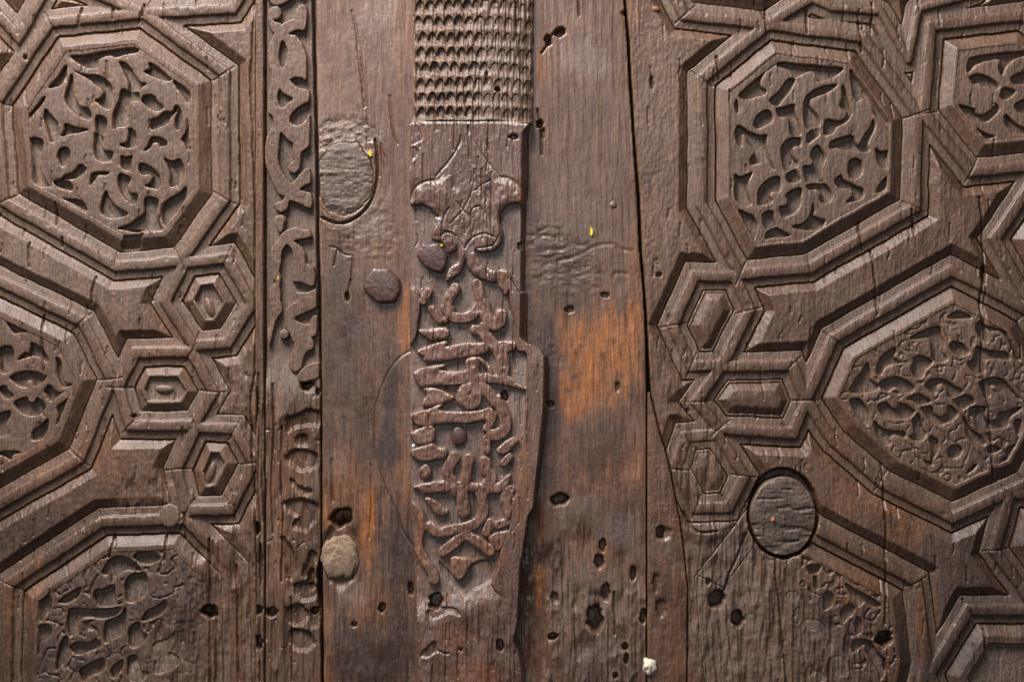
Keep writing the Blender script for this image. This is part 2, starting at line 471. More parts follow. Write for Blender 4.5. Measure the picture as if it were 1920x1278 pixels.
# ---- left leaf outlines (photo pixels)
K5 = 1917 / 384.0
A_PITS = tr(20, 70, K5,
 [(565,180),(700,165),(920,130),(1160,105),(1190,140),(1090,160),(1000,185),(970,190),(930,172),(860,185),(820,210),(810,280),(740,285),(640,245),(580,205)],
 [(518,262),(515,340),(470,440),(400,470),(355,470),(430,380)],
 [(600,315),(720,350),(820,355),(900,410),(945,470),(950,545),(935,660),(870,655),(820,620),(790,590),(840,570),(870,520),(850,480),(800,450),(770,430),(740,395),(660,350)],
 [(565,345),(580,380),(580,450),(575,500),(605,600),(660,660),(700,655),(740,700),(745,770),(700,765),(620,720),(540,650),(505,590),(510,520),(535,440)],
 [(1020,235),(1090,260),(1150,340),(1210,420),(1270,435),(1220,470),(1190,500),(1110,510),(1105,430),(1060,340)],
 [(1310,240),(1490,380),(1470,410),(1340,370),(1255,320),(1300,300)],
 [(1225,600),(1240,550),(1300,535),(1350,560),(1370,600),(1420,640),(1420,670),(1370,690),(1290,660)],
 [(1530,410),(1665,510),(1660,610),(1600,530),(1550,470)],
 [(1655,760),(1665,940),(1660,1060),(1625,980),(1605,950),(1640,880)],
 [(1045,490),(1110,510),(1190,515),(1190,590),(1120,600),(1095,680),(1095,820),(1000,840),(960,860),(955,760),(970,690),(1010,590)],
 [(1545,640),(1510,700),(1440,700),(1380,750),(1310,775),(1310,862),(1400,840),(1460,810),(1500,740),(1550,700),(1575,660)],
 [(1575,660),(1600,730),(1600,790),(1565,862),(1540,830),(1540,770)],
 [(800,740),(890,770),(880,890),(845,910),(800,890)],
 [(780,960),(790,900),(845,915),(860,960),(845,1010),(870,1060),(950,1070),(950,1100),(930,1150),(870,1160),(800,1130),(775,1050)],
 [(1110,850),(1165,890),(1170,960),(1150,1020),(1080,1030),(1020,1000),(1080,985),(1105,930)],
 [(1310,940),(1380,935),(1450,970),(1460,1010),(1400,1020),(1380,985),(1330,985),(1300,1030),(1245,1065),(1280,1010)],
 [(320,670),(360,720),(430,800),(440,880),(455,940),(380,980),(360,930),(330,830),(305,760)],
 [(515,810),(600,840),(720,870),(660,890),(560,900),(480,930),(500,870)],
 [(180,945),(295,965),(285,1080),(268,1220),(310,1320),(360,1400),(225,1365),(205,1200),(185,1050)],
 [(300,565),(310,590),(200,720),(160,770),(150,750)],
 [(440,1090),(470,1040),(520,1030),(550,1070),(545,1140),(520,1190),(480,1200),(450,1150)],
) + tr(20, 230, K5,
 [(650,395),(710,430),(660,490),(600,525),(490,540),(400,545),(470,530),(520,490),(580,470)],
 [(400,560),(490,545),(560,560),(580,630),(500,620),(430,600)],
 [(490,710),(560,715),(640,720),(700,770),(705,830),(640,790),(560,740)],
 [(740,520),(760,475),(830,460),(915,465),(890,490),(820,490),(790,530),(740,590)],
 [(1030,310),(1080,325),(1135,310),(1120,390),(1110,440),(1060,430),(1030,400)],
 [(1020,480),(1070,490),(1120,520),(1100,580),(1090,620),(1120,660),(1180,670),(1180,730),(1150,760),(1080,720),(1030,650),(1005,560)],
 [(1215,380),(1280,395),(1340,440),(1390,500),(1400,580),(1380,620),(1310,610),(1260,590),(1300,570),(1330,510),(1290,480),(1240,490),(1205,450)],
 [(1430,330),(1470,345),(1520,360),(1580,340),(1615,400),(1620,490),(1590,560),(1500,600),(1495,480),(1470,400)],
 [(1640,610),(1640,680),(1560,870),(1480,970),(1430,930),(1420,830),(1440,750),(1500,700),(1580,660)],
 [(1270,700),(1370,715),(1375,780),(1360,880),(1400,960),(1410,1000),(1240,1010),(1180,1030),(1060,1000),(1000,985),(1100,955),(1180,900),(1245,850),(1250,770)],
 [(870,680),(900,640),(930,720),(1000,790),(1090,840),(1060,870),(960,890),(880,870),(840,830),(850,740)])
A_CHIP = tr(20, 230, K5, [(1075,1010),(1235,1010),(1225,1090),(1190,1180),(1040,1180),(1050,1090)])

K8 = 1917 / 240.0
B_PITS = tr(0, 570, K8,
 [(100,250),(190,280),(290,350),(400,410),(300,420),(200,430),(130,330)],
 [(0,680),(120,630),(175,640),(200,720),(195,880),(150,990),(60,1040),(0,960)],
 [(460,580),(520,600),(640,680),(720,830),(700,860),(600,790),(500,770),(420,780),(450,680)],
 [(270,830),(340,740),(400,720),(420,780),(330,810)],
 [(150,1110),(250,1030),(400,1000),(560,1020),(650,1060),(690,1090),(620,1170),(520,1230),(480,1160),(420,1140),(380,1190),(400,1240),(280,1220)],
 [(840,800),(900,850),(920,950),(930,1080),(980,1180),(1080,1200),(1000,1230),(940,1230),(880,1130),(850,1000)],
 [(-420,900),(-250,800),(-150,900),(-120,1050),(-250,1200),(-400,1100)], [(-300,300),(-100,350),(-60,480),(-200,560),(-350,450)],
) + tr(0, 720, K8,
 [(740,20),(830,100),(900,130),(960,110),(860,170),(760,250),(700,160),(660,90)],
 [(210,300),(280,220),(400,190),(430,260),(520,270),(560,200),(640,260),(680,330),(600,440),(470,480),(320,430)],
 [(1090,190),(1070,270),(980,440),(860,600),(850,560),(870,450),(850,340),(920,280),(1000,220)],
 [(710,520),(720,600),(680,740),(600,820),(480,830),(470,760),(500,680),(600,620)],
 [(-60,480),(120,400),(160,450),(110,540),(80,600),(100,660),(140,720),(60,760),(-60,760)],
 [(-20,80),(60,20),(120,90),(200,160),(120,220),(40,170)],
 [(-60,1040),(140,1000),(300,1010),(200,1050),(150,1130),(60,1080)],
 [(-500,300),(-300,250),(-200,400),(-350,560),(-500,500)])
F_PITS = tr(0, 948, 3.84,
 [(270,700),(350,650),(370,720),(330,780),(290,830)],
 [(420,690),(480,640),(580,590),(560,650),(480,700),(440,700)],
 [(490,790),(510,740),(680,750),(860,730),(820,790),(720,810),(610,800),(560,850),(560,900),(500,940),(480,880)],
 [(680,660),(690,610),(740,600),(820,570),(830,680),(870,700),(780,720),(710,710)],
 [(900,560),(940,500),(1030,480),(1060,540),(1060,620),(980,680),(910,690),(900,620)],
 [(800,380),(900,370),(1000,440),(1000,470),(900,460),(830,520),(800,560),(780,500),(730,480)],
 [(960,360),(1060,320),(1150,370),(1090,410),(1010,410)],
 [(760,830),(860,790),(900,740),(900,860),(870,930),(800,960),(750,980)],
 [(1050,760),(1130,720),(1190,680),(1190,740),(1120,800),(1020,830),(1030,790)],
 [(930,880),(1000,840),(1010,900),(1060,940),(990,1010),(930,1000)],
 [(500,1020),(560,980),(640,990),(690,960),(720,1010),(640,1050),(550,1070)],
 [(400,1170),(430,1000),(480,940),(490,1020),(500,1080),(440,1150)],
 [(570,1200),(620,1150),(740,1100),(740,1180),(640,1230),(600,1267)],
 [(800,1170),(880,1110),(870,1180),(810,1240)],
 [(920,1100),(980,1080),(1000,1180),(1060,1200),(1000,1267),(920,1240)],
 [(270,880),(350,860),(370,930),(290,990),(275,1060),(250,1050)],
 [(1100,1000),(1200,960),(1260,910),(1200,1060),(1120,1100)],
 [(1110,1200),(1130,1100),(1220,1060),(1290,1120),(1220,1180)],
 [(430,1300),(560,1290),(620,1400),(480,1450)], [(760,1320),(900,1300),(950,1420),(800,1460)])

left_cells = [
 dict(name="octagonal_panel", type='carved', poly=[(92,42),(268,24),(420,135),(421,372),(338,489),(216,499),(6,378),(-8,190)], pits=A_PITS, chips=A_CHIP, ri=59),
 dict(name="carved_panel", type='carved', poly=[(-200,430),(-40,508),(154,601),(208,710),(148,860),(-40,966),(-200,1050)], pits=B_PITS, ri=62),
 dict(name="hexagonal_panel", type='carved', poly=[(310,566),(346,492),(424,483),(472,568),(426,642),(364,648)], ri=47, ce=42, rim=-2, ground=-13, bud=(391,576,9,20,-0.35)),
 dict(name="hexagonal_panel", type='carved', poly=[(222,726),(252,661),(358,659),(400,734),(362,797),(242,797)], ri=46, ce=41, rim=-2, ground=-11, bud=(306,729,19,9,0.05)),
 dict(name="hexagonal_panel", type='carved', poly=[(331,880),(366,801),(440,804),(474,868),(430,955),(350,957)], ri=47, ce=42, rim=-2, ground=-12, bud=(393,885,9,22,0.35)),
 dict(name="octagonal_panel", type='carved', poly=[(14,1096),(190,978),(345,972),(440,1065),(445,1300),(330,1420),(200,1420),(10,1330)], pits=F_PITS, ri=58, soft=0.05, rim=0, vein=1.0),
 dict(name="corner_panel", type='carved', poly=[(268,24),(434,16),(482,-60),(430,-220),(200,-220),(128,-34)], ri=54, ground=-9),
 dict(name="star_panel", type='carved', poly=[(12,108),(78,-8),(140,-120),(-140,-120),(-20,10)], ri=50, ground=-9),
]

leaf_l = thing("door_leaf", "left door leaf with carved panels, a vertical scroll border and mud lump", "door leaf", 330, 0.0)
FL = Field(-120, 484, Y_TOP, Y_BOT, 1.7, 1.5, 3)
lim_l = 478.5 - FL.X + 1.2 * fbm(FL.X, FL.Y, 20, 60, 91, 2)
wear_l = np.clip(ss(0.95, 1.05, 0.5 * ((FL.X - 330) / 130.0) + 0.5 * ((FL.Y - 1000) / 200.0) + 0.7) * ss(985, 1040, FL.Y + 0.25 * (FL.X - 330)), 0, 1) * 0.8
wear_l = np.maximum(wear_l, 0.75 * blobs(FL, [(440,760,34,60,1),(280,930,70,34,.9),(450,690,24,40,.8),(335,940,40,30,.7),(240,1180,160,130,.1)], 41))
or_l = blobs(FL, [(60,1120,30,90,.3),(20,1180,16,90,.4),(300,640,50,30,.15),(200,860,60,50,.15),(440,1150,40,120,.15),(110,860,90,50,.15)], 12)
du_l = blobs(FL, [(150,500,240,110,.25),(440,640,30,120,.25),(300,780,160,60,.15)], 14)
dk_l = blobs(FL, [(30,1000,140,70,.5),(60,1230,140,100,.65),(240,1150,220,150,.5)], 17)
crk_l = [
 [(476,-80),(475,60),(470,150),(474,260),(478,400),(478,560),(478,700)],
 [(55,455),(52,470),(55,500)],[(178,520),(172,545),(173,568)],[(116,445),(115,462)],[(268,8),(266,30)],[(152,15),(147,45)],
 [(210,16),(211,35)],[(478,700),(470,760),(475,880),(478,960),(479,1000)],[(345,960),(346,1010)],[(393,1010),(393,1080),(392,1300)],[(212,1005),(205,1045)],
 [(310,1005),(308,1050)],[(405,1140),(404,1278)],[(443,1060),(446,1278)],[(103,380),(104,420)],[(80,590),(78,640),(82,700)],
]
hol_l = [(392,1146,15,11,26),(46,108,3,4,10),(250,780,4,4,8)]
build_leaf_panel(leaf_l, FL, left_cells, [], lim_l, wear_l, crk_l, hol_l, or_l, du_l, dk_l, 201)

# round peg heads let into the left panel
def disc_head(name, cx, cy, rx, ry, h0, dome, mat, parent, seed=1, poly=None, edge=3.0, attr=None, n=54, rings=7, bump=0.5, label=None):
    """a nail or peg head: domed disc with a skirt that goes down into the wood"""
    rs = np.random.default_rng(seed); th = np.linspace(0, 2 * np.pi, n, endpoint=False)
    if poly is not None:
        Q = np.array(poly, float); P = np.concatenate([Q[i] + (Q[(i + 1) % len(Q)] - Q[i]) * np.linspace(0, 1, 8, endpoint=False)[:, None] for i in range(len(Q))]); cx, cy = P.mean(0)
        a = np.arctan2(P[:, 1] - cy, P[:, 0] - cx); o = np.argsort(a)
        rad = np.interp(th, a[o], np.hypot(P[:, 0] - cx, P[:, 1] - cy)[o], period=2 * np.pi)
        ux, uy = rad * np.cos(th), rad * np.sin(th)
    else:
        j = 1 + 0.03 * rs.standard_normal(n)
        ux, uy = rx * np.cos(th) * j, ry * np.sin(th) * j
    co = [(cx, cy, h0 + dome)]
    prof = [(t, h0 + dome * (1 - t ** 2.2)) for t in np.linspace(0.15, 0.94, rings)] + [(1.0, h0 - edge * .6), (1.015, h0 - edge - 4), (1.02, h0 - edge - 26)]
    for t, h in prof:
        for k in range(n):
            co.append((cx + ux[k] * t, cy + uy[k] * t, h + bump * rs.standard_normal() * (0.5 if t < .95 else 0)))
    co = np.array(co); W = np.stack([wx(co[:, 0]), -co[:, 2] * S, wz(co[:, 1])], 1)
    f = []
    for k in range(n): f.append((0, 1 + (k + 1) % n, 1 + k, 1 + k))
    for r_ in range(len(prof) - 1):
        a = 1 + r_ * n; b = a + n
        for k in range(n): f.append((a + k, a + (k + 1) % n, b + (k + 1) % n, b + k))
    import bmesh
    me = bpy.data.meshes.new(name)
    pw = parent_world(parent) if parent is not None else np.zeros(3)
    me.from_pydata([tuple(v - pw) for v in W], [], [tuple(dict.fromkeys(q)) for q in f]); me.update()
    bm = bmesh.new(); bm.from_mesh(me); bmesh.ops.recalc_face_normals(bm, faces=bm.faces); bm.to_mesh(me); bm.free()
    for p in me.polygons: p.use_smooth = True
    me.materials.append(mat)
    o = bpy.data.objects.new(name, me); COL.objects.link(o)
    if parent is not None: o.parent = parent
    if label: o["label"] = label
    return o
disc_head("wooden_peg", 318, 966, 20, 22, 1, 1.2, M_PLUG, leaf_l, 4)

# upright edge moulding beside the left panel
FE = Field(474, 503, Y_TOP, Y_BOT, 1.4, 0.8, 5)
e = 494.0 - 1.5 * ss(0, 400, FE.Y) * 0 + 1.0 * fbm(FE.X, FE.Y, 40, 50, 22, 2)
u = np.minimum(FE.X - 477.5, e - FE.X)
w_e = ss(600, 800, FE.Y)
H = -1.5 + 1.2 * fbm(FE.X, FE.Y, 6, 70, 23, 3) + 0.5 * fbm(FE.X, FE.Y, 4, 6, 24, 2)
H = H - w_e * (3 + 7 * np.abs(fbm(FE.X, FE.Y, 10, 50, 26, 3)))
H = holes(FE, H, [(480,990,6,11,20),(482,1205,8,14,22),(484,1145,7,8,18),(478,760,5,30,16),(487,1060,4,40,8)])
H = cracks(FE, H, [[(484,700),(486,800),(482,900),(487,1000),(486,1278)],[(492,760),(490,860),(494,980)],[(480,1040),(481,1150)]], 2.2, 7)
H = H - 40 * ss(1.2, -1.5, u)
sheet("edge_moulding", FE, H, u > -3, M_PANEL, leaf_l, (blobs(FE, [(486,300,20,160,.2),(486,900,14,100,.2)], 27), w_e * .25, 0 * u))

# ------------------------------------------------------------------ scroll border
c1 = lambda *p: tr(440, 0, K8, list(p))[0]
c2 = lambda *p: tr(440, 140, K8, list(p))[0]
c3 = lambda *p: tr(440, 280, K8, list(p))[0]
c4 = lambda *p: tr(440, 420, 5.6, list(p))[0]
c5 = lambda *p: tr(440, 560, 5.6, list(p))[0]
c6 = lambda *p: tr(440, 700, 3.5, list(p))[0]
c7 = lambda *p: tr(440, 900, 3.5, list(p))[0]
scroll = (c1((490,230),(500,150),(570,95),(650,95),(695,160),(680,240),(630,290),(580,285),(600,330),(680,345),(700,380),(720,350),(800,300),(880,280),(920,150),(980,70),(1060,90),(1075,260),(1040,440),(960,440),(870,460),(800,510),(900,520),(960,590),(1010,650),(1030,720),(1060,780),(1070,900),(1060,1190),(1000,1160),(900,1150),(815,1190))
 + c2((830,90),(900,160),(990,210),(1105,240),(1100,400),(1020,440),(920,510),(850,580),(815,670),(850,730),(960,760),(1060,690),(1120,590),(1120,960),(1100,1090),(1000,1150),(985,1250))
 + c3((985,150),(960,290),(890,360),(800,320),(790,260),(840,200),(880,170),(850,80))
 + c2((870,1050),(870,1020),(780,960),(690,850),(670,960),(650,1150))
 + c3((640,140),(700,330),(830,490),(870,490),(940,420),(1040,290),(1120,290),(1130,490),(1050,530),(970,610),(1130,660),(1140,880),(1000,830),(810,760),(790,880),(700,940),(610,890),(610,800),(700,770),(740,700),(650,660),(570,500),(480,300),(450,150))
 + c2((450,1150),(470,950),(530,820),(570,700),(550,600),(490,560),(500,300),(530,150))
 + c1((540,1200),(540,1100),(500,950),(495,760),(540,600),(590,500),(560,470),(500,330)))
B_REL = [scroll,
 c1((500,-80),(520,0),(560,60),(640,75),(740,40),(820,-10),(900,-120)),
 c1((900,-600),(1060,-500),(1060,-100),(960,-60),(860,-150),(700,-200),(560,-300),(500,-500)),
 c3((590,1040),(640,990),(730,990),(760,1060),(730,1120),(720,1180),(690,1240),(640,1210),(600,1120)),
 c4((480,110),(560,50),(650,35),(720,60),(780,60),(800,130),(720,150),(640,165),(620,185),(700,240),(740,320),(745,410),(830,450),(830,640),(760,640),(690,610),(610,600),(600,500),(610,400),(600,280),(545,210),(490,290),(480,400),(460,500),(480,560),(470,650),(480,760),(450,896),(430,900),(400,820),(360,780),(370,680),(430,610),(395,580),(380,470),(370,330),(390,240),(440,180)),
 c5((640,-70),(660,0),(640,30),(560,80),(530,150),(525,290),(560,350),(600,440),(620,470),(600,560),(565,680),(590,750),(640,770),(700,720),(720,620),(760,550),(820,520),(825,450),(800,400),(855,380),(860,180),(800,200),(780,260),(700,260),(625,205),(690,160),(850,90),(855,20),(850,-100),(760,-60)),
 c5((360,0),(470,0),(490,130),(430,230),(400,340),(370,500),(340,400),(350,300),(400,180)),
 c5((650,810),(740,710),(880,670),(880,820),(800,850),(690,870)),
]
B_HOLES = [c1((715,600),(770,720),(770,880),(720,1010),(670,950),(655,830),(680,700)),
           c2((675,220),(720,280),(870,360),(780,430),(720,490),(660,430),(635,330))]
FB = Field(491, 601, Y_TOP, Y_BOT, 1.35, 0.9, 8)
gap_r = 6 + np.interp(FB.Y, [-80,0,140,300,420,560,720,760,1040,1070,1120,1160,1278,1360], [580,582,585,589,590,593,598,599.5,599.5,593,594,600,601,602]) + 0.7 * fbm(FB.X, FB.Y, 60, 40, 33, 2)
u = np.minimum(FB.X - 497.0, gap_r - 6 - FB.X)
bmask = gap_r - FB.X > -2
wear_b = ss(660, 760, FB.Y)
mid = fbm(FB.X, FB.Y, 18, 40, 34, 3); gr = fbm(FB.X, FB.Y, 5, 70, 35, 3); fi = fbm(FB.X, FB.Y, 4, 6, 36, 2)
rotn = -6 + 3.5 * (1 - 2.2 * np.abs(fbm(FB.X, FB.Y, 26, 120, 38, 3))) + 2.4 * gr + 1.6 * mid
worn_p = [c7((380,290),(440,220),(540,175),(530,250),(480,330),(410,320)), c7((310,380),(390,480),(400,600),(350,650)), c7((440,610),(500,470),(530,500),(520,580),(470,640)),
          c6((330,300),(420,260),(545,235),(560,330),(430,350),(340,380)), c6((400,420),(470,400),(480,470),(420,480)), c6((330,560),(400,500),(520,520),(545,600),(430,640)),
          c6((370,700),(430,740),(510,770),(480,800),(410,770)), c6((320,850),(430,820),(545,860),(520,940),(380,930)), c7((380,700),(450,670),(540,700),(530,780),(430,790)),
          c7((330,840),(430,820),(480,880),(420,960),(350,930)), c7((500,860),(545,840),(545,960),(500,950)), c7((360,1000),(450,980),(530,1060),(470,1120),(380,1100)), c6((440,40),(500,30),(540,100),(470,120))]
wp = FB.sdf_polys(worn_p)
rotn = rotn - 8.0 * ss(3.5, -4.5, wp + 4.5 * fbm(FB.X, FB.Y, 7, 16, 46, 3)) - 2.0 * ss(.07, .0, np.abs(fbm(FB.X, FB.Y, 12, 70, 47, 2)))
ground = -18 + 0.8 * mid + 0.5 * fi
H = ground * (1 - wear_b) + rotn * wear_b
H = holes(FB, H, [(573,722,11,8,22),(590,1145,7,8,16),(594,735,4,7,12),(508,1148,10,9,16),(583,1085,7,20,12)])
H = cracks(FB, H, [[(510,720),(513,800),(508,900),(512,1000)],[(528,800),(526,900),(530,960),(527,1090)],[(498,900),(499,1200)],[(545,1120),(547,1278)]], 2.2, 8)
H = H - 50 * ss(6.5, 3.0, gap_r - FB.X) - 30 * ss(497.5, 495.0, FB.X)
d_b = np.clip(0.5 * (1 - wear_b) + 0.3 * wear_b * ss(-.1, .5, mid), 0, 1)
o_b = blobs(FB, [(540,900,40,180,.18),(530,1040,20,90,.3),(520,800,16,60,.2)], 44)
border = sheet("scroll_border", FB, H, bmask & (FB.X > 494), M_PANEL, leaf_l, (o_b, d_b, 0 * H))
sd = FB.sdf_polys(B_REL, smooth=2, warped=True) - 0.5
sd = np.maximum(sd, -FB.sdf_polys(B_HOLES, smooth=3))
top = -3.0 + 1.0 * mid + 0.4 * gr + 0.5 * fi - 0.8 * np.exp(np.clip(sd, -50, 0) / 1.4)
lowr = ss(520, 700, FB.Y)
top = top - 3 * lowr - 2.5 * lowr * np.abs(mid)
Ha = top - 21 * ss(-0.5, 1.8, sd) - 30 * ss(6.5, 3.0, gap_r - FB.X)
sheet("arabesque", FB, Ha, (sd < 3.4) & bmask & (FB.X > 494) & (FB.Y < 720), M_ARAB, border, (o_b, 0.12 * lowr + 0 * H, 0 * H))
disc_head("wooden_peg", 532, 626, 9, 9, -3, 1.5, M_PLUG, leaf_l, 9)

# ------------------------------------------------------------------ left stile
FS = Field(584, 792, Y_TOP, Y_BOT, 1.7, 0.6, 10)
lx = np.interp(FS.Y, [-80,0,160,300,420,560,720,1000,1278,1360], [589,590.5,593,597,597.5,601,603,604,606,606.5]) + 0.7 * fbm(FS.X, FS.Y, 40, 30, 61, 2)
u = FS.X - lx
gr = fbm(FS.X, FS.Y, 6, 120, 62, 3); mid = fbm(FS.X, FS.Y, 40, 60, 63, 3); fi = fbm(FS.X, FS.Y, 5, 7, 64, 2)
low = ss(800, 960, FS.Y)
rough = np.maximum(ss(1.1, .6, np.hypot((FS.X - 650) / 75, (FS.Y - 255) / 38) + .3 * mid), .5 * ss(1.2, .5, np.hypot((FS.X - 690) / 60, (FS.Y - 440) / 60) + .4 * mid))
H = 0.9 * gr + 1.6 * mid + 0.3 * fi
H = H + rough * (4.0 * fbm(FS.X, FS.Y, 14, 10, 65, 4) - 2.5)
H = H + low * (1.4 * gr + 1.5 * fbm(FS.X, FS.Y, 16, 40, 66, 3))
# end-grain knot plug let into the board, with swirl around it
kx, ky = 646.0, 334.0
kr = np.hypot((FS.X - kx) / 58.0, (FS.Y - ky) / 74.0) + 0.09 * fbm(FS.X, FS.Y, 26, 22, 67, 3)
H = H + 1.6 * fbm(kr * 60, np.arctan2(FS.Y - ky, FS.X - kx) * 14, 5, 9, 74, 3) * ss(1.9, 1.1, kr) * ss(0.98, 1.04, kr) - 12 * ss(0.96, 0.90, kr)
H = cracks(FS, H, [[(703,262),(708,300),(706,340),(697,372),(680,398),(655,415),(630,418),(604,408)]], 3.2, 14)
H = cracks(FS, H, [[(660,20),(668,60),(672,110),(680,160),(683,202)],[(668,60),(674,90),(680,130),(685,200)],[(619,462),(632,466),(640,474),(650,478),(660,478)],
                   [(632,470),(626,498)],[(661,480),(660,520),(655,540)],[(657,525),(652,550),(650,563)],[(622,860),(622,900),(625,940)],[(730,180),(734,230),(745,270)],
                   [(695,870),(696,950),(692,1010)]], 2.0, 4)
H = cracks(FS, H, [[(694,292),(698,320)],[(705,290),(709,330)],[(715,270),(712,330)]], 2.0, 4)
H = holes(FS, H, [(640,970,17,18,30),(651,556,4,9,8),(716,1139,6,9,16),(664,1170,5,5,7),(770,1103,5,12,12),(597,925,3,6,8),(645,1062,6,6,0)])
# shallow pocket where the mud sits
mk = np.hypot((FS.X - 640) / 38.0, (FS.Y - 1040) / 62.0) + 0.15 * mid
H = H - 7 * ss(1.1, .85, mk)
# flush scarf piece beside the batten, its curved seam
scarf = [(771,658),(752,668),(735,688),(718,720),(706,760),(703,800),(705,850),(712,885),(726,920),(745,960),(760,1000),(800,1010),(800,650)]
sdv = FS.sdf_polys([scarf], smooth=4, pad=20)
H = H + 2.5 * ss(1.0, -1.5, sdv) - 3.0 * np.clip(1 - np.abs(sdv) / 2.2, 0, 1)
H = H - 60 * ss(1.0, -2.0, u) + 0.0
H = H - 1.6 * np.exp(-np.clip(u, 0, 50) / 3.0)
o_s = np.maximum(blobs(FS, [(757,605,15,70,.75),(692,985,22,80,.8),(650,900,46,80,.35),(705,1140,70,70,.28),(612,950,14,50,.6),(757,905,20,90,.4),(750,760,14,40,.3),(610,1220,18,110,.45),(640,600,20,40,.2),(755,60,22,120,.22)], 68), 0.06)
d_s = blobs(FS, [(655,245,80,38,.7),(700,60,50,160,.2),(690,400,50,60,.45),(625,870,26,30,.4),(665,1110,40,30,.5),(640,1180,90,40,.15)], 69)
k_s = np.maximum(blobs(FS, [(640,640,50,200,.6),(735,720,22,80,.85),(728,835,22,60,.9),(748,1040,46,110,.8),(690,1240,100,80,.85),(612,720,24,200,.4),(750,1200,40,120,.8),(680,800,40,120,.4)], 70), 0)
sheet("stile", FS, H, u > -3.5, M_STILE, leaf_l, (o_s, d_s, k_s))

# the grey round plug itself
FK = Field(588, 712, 255, 418, 1.7, 0.4, 11)
kr = np.hypot((FK.X - kx) / 58.0, (FK.Y - ky) / 74.0) + 0.09 * fbm(FK.X, FK.Y, 26, 22, 67, 3)
lx2 = 596.0 + 4 * ss(250, 420, FK.Y)
H = 0.8 + 2.4 * fbm(FK.X, FK.Y, 60, 12, 71, 3) + 1.1 * fbm(FK.X, FK.Y, 6, 5, 72, 2) - 2.0 * ss(0.75, 0.95, kr) - (6 + 24 * ss(650, 690, FK.X)) * ss(0.93, 0.985, kr)
H = H - 2.0 * ss(0.25, 0.6, fbm(FK.X, FK.Y, 30, 7, 73, 3))
H = H - 60 * ss(1.0, -2.0, FK.X - lx2)
sheet("wooden_plug", FK, H, (kr < 1.0) & (FK.X > lx2 - 3), M_PLUG, leaf_l, (0 * H, 0.3 * ss(-.2, .4, fbm(FK.X, FK.Y, 30, 12, 75, 2)), 0.5 * ss(.2, .5, fbm(FK.X, FK.Y, 30, 8, 76, 3))))

# mud lump in the peg hole
def lump(name, cx, cy, rx, ry, rz, h0, mat, parent, seed, rough=0.16, n=26, m=16):
    co = []; f = []
    for j in range(m + 1):
        ph = math.pi * j / m
        for i in range(n):
            th = 2 * math.pi * i / n
            v = np.array([math.sin(ph) * math.cos(th), math.sin(ph) * math.sin(th), math.cos(ph)])
            s_ = 1 + rough * float(fbm(np.array([v[0] * 2 + 9 + seed]), np.array([v[1] * 2 + v[2] * 1.7]), 1, 1, seed, 4)[0]) * 1.8
            co.append((wx(cx + v[0] * rx * s_), -(h0 + v[2] * rz * s_) * S, wz(cy + v[1] * ry * s_)))
    for j in range(m):
        for i in range(n):
            a = j * n + i; b = j * n + (i + 1) % n
            f.append((a, a + n, b + n, b))
    o = raw_mesh(name, co, f, mat, parent)
    return o
lump("mud_plug", 636, 1044, 36, 40, 9, -1, M_MUD, leaf_l, 5, 0.2, 60, 44)
disc_head("iron_nail", 0, 0, 0, 0, 12, 3.0, M_IRON, leaf_l, 3, poly=tr(460, 320, 3.84, [(865,775),(925,700),(1040,705),(1115,785),(1122,870),(1080,950),(960,955),(890,900),(845,840)])[0], edge=10, bump=.7, label="broad faceted iron nail head beside the batten")
box("backing_board", -420, 788, -420, 1700, -75, -46, M_BACK, leaf_l)  # added dark board behind the leaf so its gaps look dark

# ------------------------------------------------------------------ right leaf
leaf_r = thing("door_leaf", "right door leaf with carved kite panel, big round grey plug and orange patch", "door leaf", 1590, 0.0)
GAPL = np.array([(1166,-80),(1170,0),(1176,78),(1180,156),(1186,247),(1192,330),(1195,372),(1199,466),(1207,554),(1211,648),(1212,740),(1212,960),(1212,1360)], float)
GAPR = np.array([(1171,-80),(1175,0),(1182,78),(1186,156),(1192,247),(1198,330),(1202,372),(1205,466),(1212,554),(1217,648),(1223,744),(1238,807),(1251,848),(1260,887),(1274,960),(1277,975),(1285,1039),(1292,1104),(1291,1182),(1289,1360)], float)
def gl(Y): return np.interp(Y, GAPL[:, 1], GAPL[:, 0])
def gr_(Y): return np.interp(Y, GAPR[:, 1], GAPR[:, 0])

